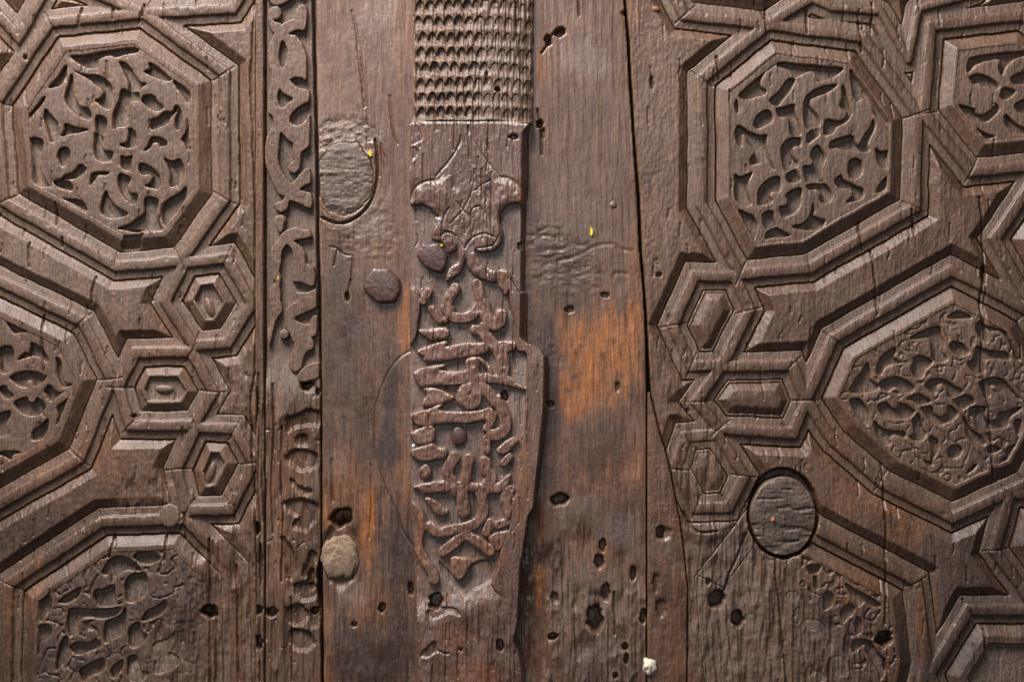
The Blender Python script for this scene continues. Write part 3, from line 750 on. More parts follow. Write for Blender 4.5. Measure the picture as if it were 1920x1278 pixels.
R_PITS = tr(1350, 100, K5,
 [(560,90),(700,95),(920,120),(1150,140),(1090,205),(1000,250),(915,265),(890,190),(840,165),(770,190),(700,225),(660,160),(590,135),(540,120)],
 [(520,110),(440,165),(390,230),(380,300),(430,340),(420,380),(340,400),(250,425),(180,395),(270,300),(370,220)],
 [(690,235),(700,260),(640,370),(590,430),(540,490),(465,440),(540,370),(590,300),(640,240)],
 [(540,510),(610,500),(690,480),(700,540),(730,630),(750,690),(755,760),(700,770),(655,740),(650,640),(640,590),(560,590),(540,550)],
 [(1095,290),(1050,340),(980,380),(900,410),(850,440),(845,490),(900,560),(930,600),(930,680),(850,705),(810,690),(790,600),(785,500),(800,420),(850,370),(950,320)],
 [(1150,300),(1180,350),(1200,430),(1225,520),(1230,580),(1180,640),(1100,680),(1060,740),(985,760),(980,700),(1000,620),(1080,630),(1150,620),(1190,570),(1190,530),(1120,500),(1140,430)],
 [(920,690),(930,760),(880,810),(830,840),(820,770),(860,720)],
 [(1225,160),(1300,240),(1420,380),(1540,560),(1590,660),(1590,740),(1540,650),(1450,570),(1430,500),(1400,440),(1330,420),(1290,450),(1250,400),(1230,290)],
 [(1440,620),(1450,690),(1420,770),(1390,850),(1390,920),(1250,910),(1180,900),(1100,880),(1040,890),(1040,830),(1130,790),(1240,770),(1270,830),(1310,860),(1350,770),(1400,700)],
 [(320,680),(340,600),(400,545),(460,530),(495,570),(490,630),(430,670),(370,700)],
 [(155,430),(175,500),(160,560),(140,500)],
 [(170,680),(220,700),(290,740),(380,770),(440,770),(430,850),(450,940),(490,1040),(510,1090),(450,1070),(400,1020),(340,1030),(290,1040),(280,990),(320,930),(310,890),(270,840),(250,770),(210,765),(200,870),(160,830),(145,750)],
 [(700,785),(755,790),(755,860),(700,870),(670,920),(700,980),(730,1010),(720,1060),(620,1100),(590,1040),(570,930),(580,870),(630,810)],
 [(930,870),(975,930),(985,990),(950,1080),(945,1180),(960,1210),(880,1210),(800,1190),(780,1090),(790,1050),(850,1050),(870,1010),(850,960),(880,890)],
 [(700,1080),(730,1130),(745,1190),(650,1210),(620,1150)],
 [(1210,1020),(1260,980),(1320,1000),(1340,1070),(1310,1150),(1260,1175),(1210,1140)],
 [(1465,890),(1510,920),(1580,920),(1570,1060),(1510,1060),(1470,980)],
) + tr(1350, 250, K5,
 [(1130,390),(1160,440),(1230,470),(1290,500),(1340,520),(1340,590),(1280,630),(1190,645),(1250,580),(1240,530),(1180,510),(1120,510),(1070,450)],
 [(1565,410),(1560,500),(1510,540),(1465,550),(1490,480)],
 [(140,390),(190,410),(270,380),(300,370),(270,450),(260,550),(290,650),(250,680),(190,650),(140,600)],
 [(490,410),(555,410),(570,470),(550,550),(500,540),(470,580),(490,640),(370,670),(355,600),(370,520),(420,460)],
 [(760,520),(755,620),(730,700),(660,760),(590,780),(560,720),(570,680),(620,680),(640,630),(620,580),(680,530)],
 [(810,490),(900,470),(980,475),(1040,540),(1050,590),(1020,640),(950,640),(930,600),(950,550),(900,520),(840,530)],
 [(170,720),(230,740),(300,770),(345,830),(345,900),(315,1000),(270,920),(220,820)],
 [(400,760),(490,720),(510,800),(520,870),(430,890),(410,830)],
 [(520,880),(580,910),(660,950),(600,970),(520,970),(430,980),(440,930)],
 [(870,650),(885,720),(880,780),(960,810),(980,830),(930,900),(830,900),(740,890),(680,870),(780,840),(840,770),(860,700)])
T_PITS = tr(1536, 540, K5,
 [(1210,265),(1290,220),(1350,230),(1430,275),(1350,290),(1260,290)],
 [(850,470),(1000,390),(1130,365),(1150,440),(1170,500),(1160,590),(1200,660),(1130,690),(1060,650),(1050,560),(1040,470),(950,470)],
 [(590,640),(700,560),(720,600),(705,650),(770,690),(830,690),(700,710),(620,740),(580,810),(540,780),(560,700)],
 [(890,650),(960,630),(1030,660),(1060,690),(1000,760),(960,830),(900,830),(860,750),(880,700)],
 [(1220,540),(1250,505),(1340,520),(1400,590),(1380,620),(1310,630),(1250,590)],
 [(1480,330),(1550,330),(1580,490),(1540,480),(1470,400)],
 [(1480,540),(1590,580),(1750,600),(1780,670),(1650,660),(1560,680),(1550,780),(1480,800),(1420,760),(1400,700),(1460,660)],
 [(1570,360),(1770,420),(1850,560),(1870,680),(1830,640),(1810,560),(1760,460),(1690,400),(1590,400)],
 [(450,700),(480,780),(480,850),(540,900),(560,930),(500,970),(300,980),(330,880),(400,780)],
 [(560,910),(640,850),(740,840),(830,870),(890,930),(870,970),(800,980),(760,940),(700,930),(640,960)],
 [(1000,900),(1080,850),(1180,860),(1250,910),(1340,960),(1300,1010),(1210,1010),(1200,930),(1150,890),(1100,920),(1090,980),(1020,940)],
 [(920,990),(960,1000),(1050,1050),(1000,1080),(940,1090),(880,1050),(830,1040)],
 [(1260,1050),(1340,1010),(1420,1010),(1450,1070),(1400,1100),(1330,1130),(1290,1090)],
 [(1500,900),(1570,850),(1650,840),(1730,860),(1800,940),(1890,1040),(1800,1010),(1740,970),(1690,960),(1670,920),(1610,910),(1600,1010),(1550,1020),(1530,960)],
 [(550,1110),(600,1075),(650,1090),(690,1130),(740,1120),(750,1080),(820,1090),(870,1130),(900,1150),(850,1210),(700,1220),(600,1190)],
 [(960,1130),(1050,1110),(1080,1180),(1140,1210),(1200,1170),(1210,1100),(1300,1160),(1250,1230),(1160,1270),(1060,1260)],
 [(290,1060),(380,1040),(450,1120),(470,1200),(450,1290),(380,1220)],
 [(1410,1130),(1550,1110),(1550,1190),(1590,1240),(1680,1220),(1690,1170),(1900,1120),(1800,1200),(1760,1290),(1600,1320),(1490,1280)],
 [(2000,900),(2100,1000),(2150,1150),(2050,1200),(1960,1080)], [(1960,500),(2060,600),(2100,760),(1980,700)],
) + tr(1536, 720, K5,
 [(520,350),(580,410),(680,440),(800,450),(800,500),(720,470),(660,510),(670,560),(600,560),(540,480)],
 [(880,330),(930,280),(980,420),(1010,470),(960,530),(880,520),(850,490),(890,460)],
 [(1350,300),(1430,420),(1520,490),(1560,560),(1480,570),(1400,500),(1370,400)],
 [(1200,640),(1230,590),(1290,570),(1340,610),(1310,670),(1240,690)],
 [(1040,500),(1120,530),(1110,620),(1070,700),(1050,760),(950,700),(900,680),(1040,730),(1060,600)],
 [(1590,590),(1650,580),(1700,610),(1640,640),(1590,640)],
 [(1840,560),(1820,620),(1790,700),(1720,760),(1690,750),(1750,680),(1760,610)],
 [(1480,750),(1440,800),(1390,830),(1420,780)],
 [(1850,340),(1900,350),(1870,470),(1840,420)])
K10 = 1917 / 192.0
U_PITS = tr(1728, 70, K10,
 [(880,430),(950,380),(1200,340),(1500,300),(1920,260),(2100,300),(1900,350),(1720,420),(1580,560),(1520,720),(1450,600),(1500,430),(1400,410),(1300,440),(1180,450),(1120,480),(1000,540),(900,640),(850,620)],
 [(900,760),(1050,700),(1200,720),(1350,800),(1450,900),(1400,980),(1320,960),(1240,920),(1150,930),(1090,870),(980,870)],
 [(1550,950),(1760,1010),(1700,1100),(1560,1170),(1470,1100)],
 [(1680,780),(1750,710),(1920,660),(2100,700),(2050,850),(1850,880),(1720,860)],
 [(2200,500),(2400,600),(2450,900),(2250,950),(2150,700)],
) + tr(1728, 170, K10,
 [(710,270),(850,310),(1000,340),(1040,430),(1150,460),(1300,370),(1370,300),(1370,240),(1470,330),(1400,450),(1250,560),(1080,590),(950,530),(800,400)],
 [(1580,450),(1750,600),(1900,680),(2100,700),(2000,800),(1700,780),(1640,700),(1560,600)],
 [(1050,710),(1180,790),(1330,830),(1370,860),(1210,890),(1130,800)],
 [(1740,290),(1920,180),(2100,200),(2050,380),(1850,400)])
X_PITS = tr(1440, 1022, 3.5,
 [(510,255),(560,280),(720,370),(740,400),(690,400),(640,370),(590,400),(560,350)],
 [(370,340),(390,300),(430,330),(420,400),(370,420)],
 [(480,430),(540,380),(570,420),(520,480),(490,500)],
 [(570,510),(590,470),(615,500),(610,570),(580,580)],
 [(560,630),(620,620),(680,640),(720,720),(660,720),(640,650),(600,680),(560,700)],
 [(250,490),(330,490),(390,560),(370,670),(340,640),(330,560),(270,550)],
 [(300,210),(320,200),(330,280),(310,280)],
 [(420,740),(510,740),(520,850),(430,830)],
 [(640,680),(720,830),(740,880),(780,800),(740,720)],
 [(260,140),(340,130),(330,180),(280,190)],
 [(120,330),(160,300),(220,350),(220,470),(190,520),(150,430)],
 [(280,830),(340,830),(380,880),(300,900)])

right_cells = [
 dict(name="octagonal_panel", type='carved', poly=[(1440,46),(1620,70),(1722,212),(1716,388),(1519,502),(1388,514),(1316,384),(1316,146)], pits=R_PITS, ri=54),
 dict(name="hexagonal_panel", type='ridge', poly=[(1303,516),(1378,518),(1406,582),(1354,684),(1296,686),(1262,610)]),
 dict(name="hexagonal_panel", type='ridge', poly=[(1306,752),(1352,687),(1486,684),(1512,752),(1486,812),(1350,804)]),
 dict(name="hexagonal_panel", type='ridge', poly=[(1286,818),(1346,814),(1396,892),(1367,950),(1305,952),(1268,880)]),
 dict(name="kite_panel", type='carved', poly=[(1786,506),(1562,634),(1512,750),(1566,828),(1652,903),(1787,970),(1930,905),(2012,750),(1930,582)], pits=T_PITS, ri=56, ground=-13, soft=.12, vein=.7),
 dict(name="octagonal_panel", type='carved', poly=[(1748,48),(1920,28),(2040,120),(2050,250),(1960,308),(1822,322),(1734,212)], pits=U_PITS, ri=54),
 dict(name="corner_panel", type='carved', poly=[(1284,28),(1440,46),(1562,-30),(1500,-180),(1300,-180),(1240,-60)], ri=54, ground=-9),
 dict(name="octagonal_panel", type='carved', poly=[(1720,1090),(1738,1240),(1700,1420),(1450,1420),(1350,1300),(1330,1090),(1440,948),(1450,948)], pits=X_PITS, ri=56, soft=.05, rim=0, vein=1.2),
 dict(name="corner_panel", type='carved', poly=[(1745,1262),(1818,1143),(1990,1143),(2060,1300),(1990,1420),(1800,1420)], ri=62, ground=-9),
 dict(name="hexagonal_panel", type='carved', poly=[(1895,925),(1866,1032),(1928,1116),(2070,1116),(2110,1020),(2060,925)], ri=56, ground=-8),
 dict(name="hexagonal_panel", type='carved', poly=[(1935,345),(1866,447),(1932,566),(2070,566),(2120,450),(2070,345)], ri=56, ground=-8),
]
FR = Field(1168, 2040, Y_TOP, Y_BOT, 1.7, 1.5, 13)
lim_r = FR.X - gr_(FR.Y) + 0.8 * fbm(FR.X, FR.Y, 12, 30, 95, 2)
wear_r = np.zeros(FR.X.shape)
nz = fbm(FR.X, FR.Y, 50, 80, 96, 3)
wear_r = np.maximum(wear_r, 0.92 * ss(-0.15, 0.2, (FR.Y - 1000) / 160.0 - (FR.X - 1430) / 130.0 * 1.0 + .25 * nz) * ss(930, 1010, FR.Y))
wear_r = np.maximum(wear_r, 0.6 * ss(1.2, .7, np.hypot((FR.X - 1310) / 60, (FR.Y - 860) / 110) + .3 * nz))
wear_r = np.maximum(wear_r, 0.35 * ss(1.2, .6, np.hypot((FR.X - 1270) / 50, (FR.Y - 700) / 70) + .3 * nz))
wear_r = np.maximum(wear_r, 0.3 * ss(1.2, .7, np.hypot((FR.X - 1540) / 110, (FR.Y - 1200) / 110) + .3 * nz))
or_r = blobs(FR, [(1600,1110,70,50,.35),(1730,1150,12,90,.6),(1590,930,60,40,.2),(1700,1010,50,40,.3),(1660,950,90,16,.3),(1560,820,40,60,.2),(1650,1220,40,80,.25)], 97)
du_r = np.maximum(blobs(FR, [(1360,1140,100,140,.35),(1700,560,160,60,.2),(1490,270,190,210,.16),(1240,250,50,260,.15)], 98), 0)
dk_r = blobs(FR, [(1850,1080,150,140,.6),(1640,1200,170,120,.45),(1780,1240,150,80,.65),(1900,760,80,300,.4),(1360,1020,60,60,.4)], 99)
crk_r = [
 [(1836,370),(1844,440),(1846,500),(1840,560),(1847,620),(1850,640)],[(1846,720),(1855,780),(1862,880),(1864,900)],
 [(1655,870),(1658,920),(1660,1000),(1662,1080),(1661,1150),(1659,1170)],[(1659,1235),(1664,1278),(1668,1360)],
 [(1611,415),(1614,455),(1619,468)],[(1633,468),(1640,520),(1643,560),(1645,590)],[(1437,12),(1437,40),(1439,66)],[(1612,40),(1614,70),(1616,96)],
 [(1709,392),(1715,440)],[(1344,105),(1346,130),(1348,148)],[(1513,20),(1514,60)],[(1636,5),(1637,40)],[(1457,1040),(1455,1080),(1460,1110),(1468,1200),(1474,1270),(1476,1340)],
 [(1506,1045),(1505,1060)],[(1845,1180),(1847,1230)],[(1400,1000),(1380,1050),(1366,1080),(1354,1120)],[(1282,960),(1296,985),(1310,996),(1345,995)],
 [(1420,950),(1420,920),(1430,895)],[(1840,560),(1842,640),(1844,730)],
]
hol_r = [(1345,1124,16,15,24),(1384,1160,12,13,24),(1658,1197,13,14,30),(1328,1090,4,6,8),(1222,155,4,12,8),(1846,515,5,18,14),(1236,515,5,5,6),(1290,770,3,4,4)]
build_leaf_panel(leaf_r, FR, right_cells, [[(1480,-20),(1560,14),(1652,20),(1704,112),(1722,16),(1830,-14)]], lim_r, wear_r, crk_r, hol_r, or_r, du_r, dk_r, 301,
    -34 * ss(1.05, 0.985, np.hypot((FR.X - 1469.5) / 65.5, (FR.Y - 964.5) / 81.0) + 0.03 * fbm(FR.X, FR.Y, 16, 16, 114, 2) - 0.05 * ss(930, 880, FR.Y)))

# big round plug of the right leaf
FP = Field(1396, 1544, 880, 1050, 1.7, 0.5, 14)
pr = np.hypot((FP.X - 1469) / 64.0, (FP.Y - 967) / 78.0) + 0.02 * fbm(FP.X, FP.Y, 30, 30, 111, 2)
H = -1.0 + 1.6 * fbm(FP.X, FP.Y, 40, 12, 112, 3) - 2.5 * ss(.15, .5, fbm(FP.X, FP.Y, 36, 9, 115, 2)) + 0.9 * fbm(FP.X, FP.Y, 5, 5, 113, 2) - 1.5 * ss(.7, .95, pr) - 40 * ss(.94, 1.0, pr)
sheet("wooden_plug", FP, H, pr < 1.02, M_PLUG, leaf_r, (0 * H, 0.2 * ss(-.2, .4, fbm(FP.X, FP.Y, 30, 12, 75, 2)), 0.5 * ss(.1, .5, fbm(FP.X, FP.Y, 40, 10, 76, 3))), label="large round grey end-grain plug")
# wedge shaped filler strip
FW = Field(1206, 1300, 735, Y_BOT, 1.7, 0.5, 15)
u = np.minimum(FW.X - gl(FW.Y) - 1.5, gr_(FW.Y) - 2.0 - FW.X)
gr = fbm(FW.X, FW.Y, 6, 90, 121, 3); mid = fbm(FW.X, FW.Y, 22, 40, 122, 3)
H = -1.0 + 0.9 * gr + 1.5 * mid + 0.4 * fbm(FW.X, FW.Y, 4, 5, 123, 2) - 1.2 * ss(980, 1100, FW.Y) * np.abs(mid)
H = holes(FW, H, [(1239,998,8,11,18),(1250,1000,9,12,3),(1230,1090,6,20,3),(1240,1140,10,16,4)])
H = H - 1.5 * np.exp(-np.clip(u, 0, 50) / 2.5) - 50 * ss(0.8, -1.8, u)
sheet("filler_strip", FW, H, u > -3.2, M_STILE, leaf_r, (np.clip(.2 + .25 * mid, 0, 1), blobs(FW, [(1240,1010,30,40,.4)], 124), blobs(FW, [(1235,1100,30,60,.35)], 125)))

# right stile
FT = Field(968, 1222, Y_TOP, Y_BOT, 1.7, 0.6, 16)
u = gl(FT.Y) - FT.X
gr = fbm(FT.X, FT.Y, 6, 120, 131, 3); mid = fbm(FT.X, FT.Y, 40, 60, 132, 3); fi = fbm(FT.X, FT.Y, 5, 7, 133, 2)
low = ss(880, 970, FT.Y + 30 * mid)
dent = ss(1.1, .5, np.hypot((FT.X - 1060) / 90, (FT.Y - 490) / 80) + .4 * mid)
H = 0.8 * gr + 1.4 * mid + 0.3 * fi + dent * 2.2 * fbm(FT.X, FT.Y, 18, 9, 134, 3)
rotn = 3 - 10 * np.abs(fbm(FT.X, FT.Y, 34, 80, 135, 3)) + 2.6 * gr + 1.6 * fbm(FT.X, FT.Y, 9, 22, 136, 3)
patch = ss(-.2, .3, fbm(FT.X, FT.Y, 60, 90, 137, 2) + (FT.Y - 960) / 260.0 - .2) * low
H = H + patch * (rotn - 3)
H = cracks(FT, H, [[(1030,75),(1038,62),(1050,54),(1060,56)],[(1016,100),(1024,88),(1032,74)],[(1085,-20),(1086,30)],[(1152,1110),(1153,1190)],
                   [(1008,205),(1014,240),(1016,290)]], 2.6, 8)
H = cracks(FT, H, [[(1045,490),(1090,476),(1115,462),(1150,458),(1160,466),(1185,470)],[(1013,432),(1035,426),(1048,432),(1052,446)],[(1018,440),(1040,446)],[(1150,518),(1156,512),(1175,514)]], 5.0, 1.4)
H = holes(FT, H, [(1050,60,10,8,16),(1028,76,6,10,14),(1012,232,6,7,16),(1018,250,4,10,8),(1049,936,15,11,26),(1116,1160,14,26,26),(1136,1110,8,18,12),(1037,1193,8,6,20),(1172,1212,5,7,20),
                  (1175,1235,4,9,14),(1206,1155,6,14,18),(1123,1052,8,14,14),(1130,1022,6,12,12),(1154,1266,4,6,14),(1188,1075,5,13,12),(1034,757,5,6,6),(1158,725,4,8,3),(1135,553,7,5,6),(1068,580,8,6,6),(1150,384,6,6,-2),
                  (1040,1120,8,10,5),(1170,25,6,4,6)])
# dark channel left between batten and board low down
H = H - 10 * ss(1030, 1000, FT.X + 8 * fbm(FT.X, FT.Y, 20, 60, 138, 2)) * ss(930, 980, FT.Y)
H = H - 1.4 * np.exp(-np.clip(u, 0, 50) / 3.0) - 60 * ss(0.8, -2.0, u)
o_t = np.maximum(blobs(FT, [(1130,670,80,105,1.0),(1090,730,60,60,.85),(1060,620,24,50,.6),(1180,620,36,60,.8),(1190,520,20,80,.35),(1120,860,90,60,.25),(1010,1080,14,60,.55),(1100,1040,60,50,.2),(1190,860,24,70,.4),(1010,1000,10,60,.5),(1015,120,10,40,.5)], 139, .5), .04)
d_t = blobs(FT, [(1090,110,50,40,.5),(1100,1120,90,90,.4),(1150,990,50,40,.35),(1060,400,60,60,.25),(1080,950,60,30,.3),(1130,1230,80,40,.3)], 140)
k_t = np.maximum(blobs(FT, [(1060,500,70,100,.55),(1030,720,20,160,.7),(1120,840,70,60,.6),(1165,1000,20,60,.7),(1030,1040,40,30,.8),(1140,1240,90,60,.6),(1090,980,60,50,.35)], 141), 0)
k_t = np.maximum(k_t, .8 * blobs(FT, [(1158,722,6,14,1),(1080,660,5,6,.8),(1130,668,6,8,.8),(1076,706,7,5,.8),(1185,742,8,8,.7),(1150,640,5,10,.6),(1066,732,5,5,.8)], 142))
sheet("stile", FT, H, u > -3.5, M_STILE, leaf_r, (o_t, d_t, k_t))
# loose reddish splinter strip in a crack near the top
box("backing_board", 980, 2340, -420, 1700, -75, -46, M_BACK, leaf_r)  # added behind the right leaf, painted dark to deepen the gaps
FQ = Field(1170, 1206, Y_TOP, 72, 1.4, .5, 17)
u = np.minimum(FQ.X - gl(FQ.Y) - 5.5, 1201 - 3 * ss(40, 70, FQ.Y) - FQ.X); u = np.minimum(u, (69 - FQ.Y) * .6)
H = 0.8 + 1.3 * fbm(FQ.X, FQ.Y, 5, 50, 151, 3) - 30 * ss(0.6, -2, u)
sheet("filler_strip", FQ, H, u > -3, M_STILE, leaf_r, (0.5 + 0 * H, 0.25 + 0 * H, 0 * H))
disc_head("iron_nail", 1229, 17, 7, 5, 2.5, 1.5, plain("rusty_orange_iron", (.20, .07, .03), .6, .3, 900), leaf_r, 6, bump=.3, edge=2)

# ------------------------------------------------------------------ carved batten
batten = thing("carved_batten", "carved upright middle batten with scale pattern, palmette and Arabic inscription", "batten", 880, 0.0)
KD = 1917 / 288.0
d1 = lambda *p: tr(740, 230, KD, list(p))[0]
d2 = lambda *p: tr(740, 400, KD, list(p))[0]
d3 = lambda *p: tr(740, 570, KD, list(p))[0]
d4 = lambda *p: tr(740, 740, KD, list(p))[0]
d5 = lambda *p: tr(740, 910, KD, list(p))[0]
d6 = lambda *p: tr(740, 1086, KD, list(p))[0]
BL = np.array([(775,-80),(774,0),(773,228),(769,240),(768,400),(769,560),(769,640),(771,655),(768,700),(769,900),(771,935),(777,955),(778,1000),(779,1100),(783,1180),(786,1278),(787,1360)], float)
BR = np.array([(1004,-80),(1004,0),(1003,228),(996,236),(992,250),(990,400),(989,560),(988,638),(992,644),(1006,648),(1018,656),(1026,668),(1029,690),(1027,760),(1019,850),(1010,915),(1004,948),(993,965),(988,1000),(979,1060),(976,1100),(974,1160),(966,1195),(975,1215),(981,1240),(984,1278),(985,1360)], float)
FC = Field(756, 1040, Y_TOP, Y_BOT, 1.25, 0.9, 20)
bl = np.interp(FC.Y, BL[:, 1], BL[:, 0]) + .8 * fbm(FC.X, FC.Y, 30, 24, 161, 2)
br = np.interp(FC.Y, BR[:, 1], BR[:, 0]) + .8 * fbm(FC.X, FC.Y, 30, 24, 162, 2)
ul = FC.X - bl; ur = br - FC.X
gr = fbm(FC.X, FC.Y, 4.5, 90, 163, 3); mid = fbm(FC.X, FC.Y, 24, 40, 164, 3); fi = fbm(FC.X, FC.Y, 4, 6, 165, 2); sharp = fbm(FC.X, FC.Y, 2.6, 30, 166, 2)
T = 32.0
grain = 0.9 * gr + 1.0 * mid + 0.45 * fi + 0.75 * sharp
# relief shapes
palm = (d1((525,735),(430,740),(330,780),(260,840),(225,920),(205,1045),(330,1035),(420,1065),(500,1130),(560,1180))
  + d2((510,60),(490,180),(470,330),(580,370),(640,450),(660,500),(700,510),(770,480),(780,450),(790,540),(785,620),(700,680),(660,760),(650,860),(760,810),(850,720),(885,620),(900,600),(920,680),(1000,780),(1150,850),(1270,870),(1290,730),(1180,690),(1090,620),(1040,540),(1020,470),(1080,500),(1200,490),(1300,430),(1350,320),(1350,220),(1320,120),(1320,0))
  + d1((1325,1200),(1350,1110),(1420,1040),(1500,1020),(1615,1040),(1610,920),(1580,830),(1500,750),(1400,705),(1300,700),(1250,560),(1000,400),(880,330),(760,450),(620,640)))
letters_poly = [
 d3((320,340),(430,420),(480,440),(650,420),(650,300),(400,330)),
 d3((310,580),(640,470),(640,540),(840,500),(1070,490),(1140,500),(1140,600),(850,660),(430,710),(380,640)),
 d3((250,880),(350,810),(630,760),(560,830),(890,840),(900,720),(960,670),(1060,680),(1050,860),(1160,870),(1360,890),(1450,920),(1550,1000),(1650,1040),(1620,1060),(1450,1010),(1200,970),(1050,970),(900,985),(480,1010),(340,1020)),
 d3((1310,480),(1480,470),(1490,560),(1400,600),(1420,700),(1400,900),(1300,870),(1270,700),(1250,600),(1310,540)),
 d3((380,1060),(510,1050),(740,1160),(500,1250),(370,1240),(420,1120)),
 d4((270,230),(420,180),(600,110),(560,190),(880,210),(1080,190),(1190,160),(1250,230),(1240,330),(1150,440),(1110,420),(1130,310),(900,330),(600,340),(330,370),(220,270)),
 d4((230,460),(480,380),(480,580),(310,600),(240,520)),
 d4((210,700),(350,640),(480,600),(540,650),(640,660),(640,750),(580,780),(380,810),(280,780)),
 d4((330,940),(390,860),(450,930),(430,1010),(370,1020)),
 d4((270,1130),(600,1060),(900,1080),(1100,1100),(1300,1080),(1440,980),(1360,1180),(1100,1190),(700,1190),(400,1210),(330,1170)),
 d4((1280,680),(1380,580),(1480,530),(1540,560),(1460,650),(1360,720)),
 d5((400,160),(460,150),(660,300),(600,350),(520,320)),
 d5((1350,60),(1320,180),(1350,300),(1400,440),(1460,300),(1440,200),(1470,100),(1480,0),(1380,0)),
 d5((1190,620),(1330,560),(1430,560),(1320,780),(1220,720)),
 d5((720,890),(850,880),(950,930),(830,1130),(740,1080)),
 d2((1290,730),(1420,740),(1430,860),(1390,1010),(1340,960),(1290,870)),
]
st = [
 (8.0, d2((760,940),(690,1050),(655,1180)) + d3((650,60),(700,140),(820,180),(950,150),(1040,60)) + d2((1075,1100),(1050,950),(1030,890))),
 (5.5, d3((470,70),(520,140),(570,200))), (6, d2((430,980),(360,1100))),
 (10, d3((1110,0),(1130,120),(1180,210),(1240,260),(1310,210),(1330,140))),
 (9, d3((1180,230),(1110,330),(1180,450),(1270,560),(1330,700),(1340,880))), (7, d3((1110,340),(1000,320))),
 (2.2, d3((1060,680),(1150,750),(1200,850))),
 (9.5, d3((1020,1090),(1010,1200)) + d4((960,110),(890,60)) + d3((850,1180),(880,1070),(980,1010),(1090,1030),(1180,1110),(1260,1210)) + d4((1300,60),(1340,180),(1380,300),(1370,420),(1290,480),(1210,490))),
 (9, d4((750,770),(700,850),(660,960),(720,1080),(760,1180))), (8, d4((940,780),(910,900),(890,1050),(830,1250))),
 (10, d5((850,0),(840,100),(860,200),(870,310))), (9, d4((1130,820),(1150,930),(1200,1000),(1170,1100),(1080,1220))),
 (8.5, d5((1080,20),(1100,200),(1110,320),(1040,430),(900,500),(700,540),(560,560),(440,490))),
 (8, d5((190,230),(300,300),(340,430),(310,580),(300,740),(380,900),(480,1050),(500,1150))),
 (8, d5((620,800),(750,700),(880,600),(1000,650),(1110,720),(1200,800))), (6.5, d5((1200,440),(1150,560))), (6, d5((1400,430),(1290,470))),
 (6, d4((1150,540),(1160,680))), (5, d4((1440,760),(1360,840))), (4.5, d3((720,60),(640,200))),
]
sdp = FC.sdf_polys([palm], smooth=3, pad=16)
sdl = np.minimum(FC.sdf_polys(letters_poly, smooth=3), FC.strokes(st)) - 2.1 + 0.8 * fbm(FC.X, FC.Y, 12, 18, 180, 2)
# margins that stand at full height
marg = FC.sdf_polys([d3((1520,-100),(1540,300),(1530,560),(1650,620),(1640,1000),(1640,1278)) + d4((1640,100),(1620,400),(1600,700),(1590,950),(1490,1278)) + d5((1470,100),(1440,500),(1340,760),(1290,1000),(1270,1278),(2000,1400)) + d3((2100,900),(2000,400),(1760,300),(1760,-100)),
                     d2((1430,820),(1560,1000),(1650,1100),(1800,1200)) + d3((1800,500),(1540,580),(1520,300),(1470,60)) + d2((1440,1100),(1420,900)),
                     d2((150,1000),(315,1000)) + d3((300,250),(255,450),(150,480))], smooth=3, pad=20)
gnd_zone = ss(335, 392, FC.Y + 3 * mid) * ss(1140, 1085, FC.Y + (FC.X - 880) * .25 + 4 * mid)
depth = 12.5 * gnd_zone
depth = depth * ss(-0.8, 3.0, marg) * (1 - .35 * ss(952, 966, FC.X) * ss(660, 720, FC.Y))
Hb = T - depth + grain * (1 - .3 * gnd_zone)
# scale pattern near the top
rows = [5, 35, 64, 93, 121.5, 149.5, 177, 204]
rows = [5 - 28.8 * k for k in (3, 2, 1)] + rows
sc_h = np.zeros(FC.X.shape); rs = np.random.default_rng(5)
for y0 in rows:
    off = rs.uniform(-7, 7); wdt = 18.0 + rs.uniform(-.8, .8)
    xx = (FC.WX + 2.6 * fbm(FC.X, FC.Y * 0 + y0, 24, 20, 183, 2) - 783 - off) / wdt; ci = np.floor(xx); uu = (xx - ci) * 2 - 1
    jit = 3.2 * vnoise(ci * 1.7 + 3.37, 0 * ci + y0 + .41, 77) + 3 * ss(900, 1000, FC.X)
    v = (FC.WY - y0 - jit) / 27.5
    arch = 0.46 * np.abs(uu) ** 2.1
    t = v - arch
    q_ = np.clip(t / (0.98 - arch), 0, 1)
    cut = ss(0.0, 0.09, t) * (1 - 0.25 * q_ - 0.75 * ss(0.48, 1.0, q_))
    edge = np.exp(-(t / 0.05) ** 2) * (np.abs(uu) < .97)
    sc_h = np.where((t > -0.06) & (v < 1.0), np.minimum(sc_h, -(8.2 + 2.4 * vnoise(ci * 2.3 + .5, 0 * ci + y0 + .3, 79)) * cut + 1.0 * edge), sc_h)
wornr = 0.34 + 0.66 * ss(915, 850, FC.X + 40 * fbm(FC.X, FC.Y, 40, 40, 167, 2) - 25 * ss(90, 0, FC.Y))
sc_zone = ss(229, 226, FC.Y) * ss(3, 12, ul)
roundt = -26 * np.clip((FC.X - 915) / 90.0, 0, 1) ** 2.2 - 10 * np.clip((820 - FC.X) / 46.0, 0, 1) ** 2
up = ss(233, 229, FC.Y)
Hb = Hb + up * (roundt + 0.9 * sharp + 1.3 * gr) + sc_h * sc_zone * wornr
Hb = Hb - 2.5 * np.exp(-((FC.WY - 232 - 3 * ss(930, 1000, FC.X)) / 2.2) ** 2)
# right-hand bevel of the middle length
mb = ss(236, 256, FC.Y) * ss(646, 630, FC.Y)
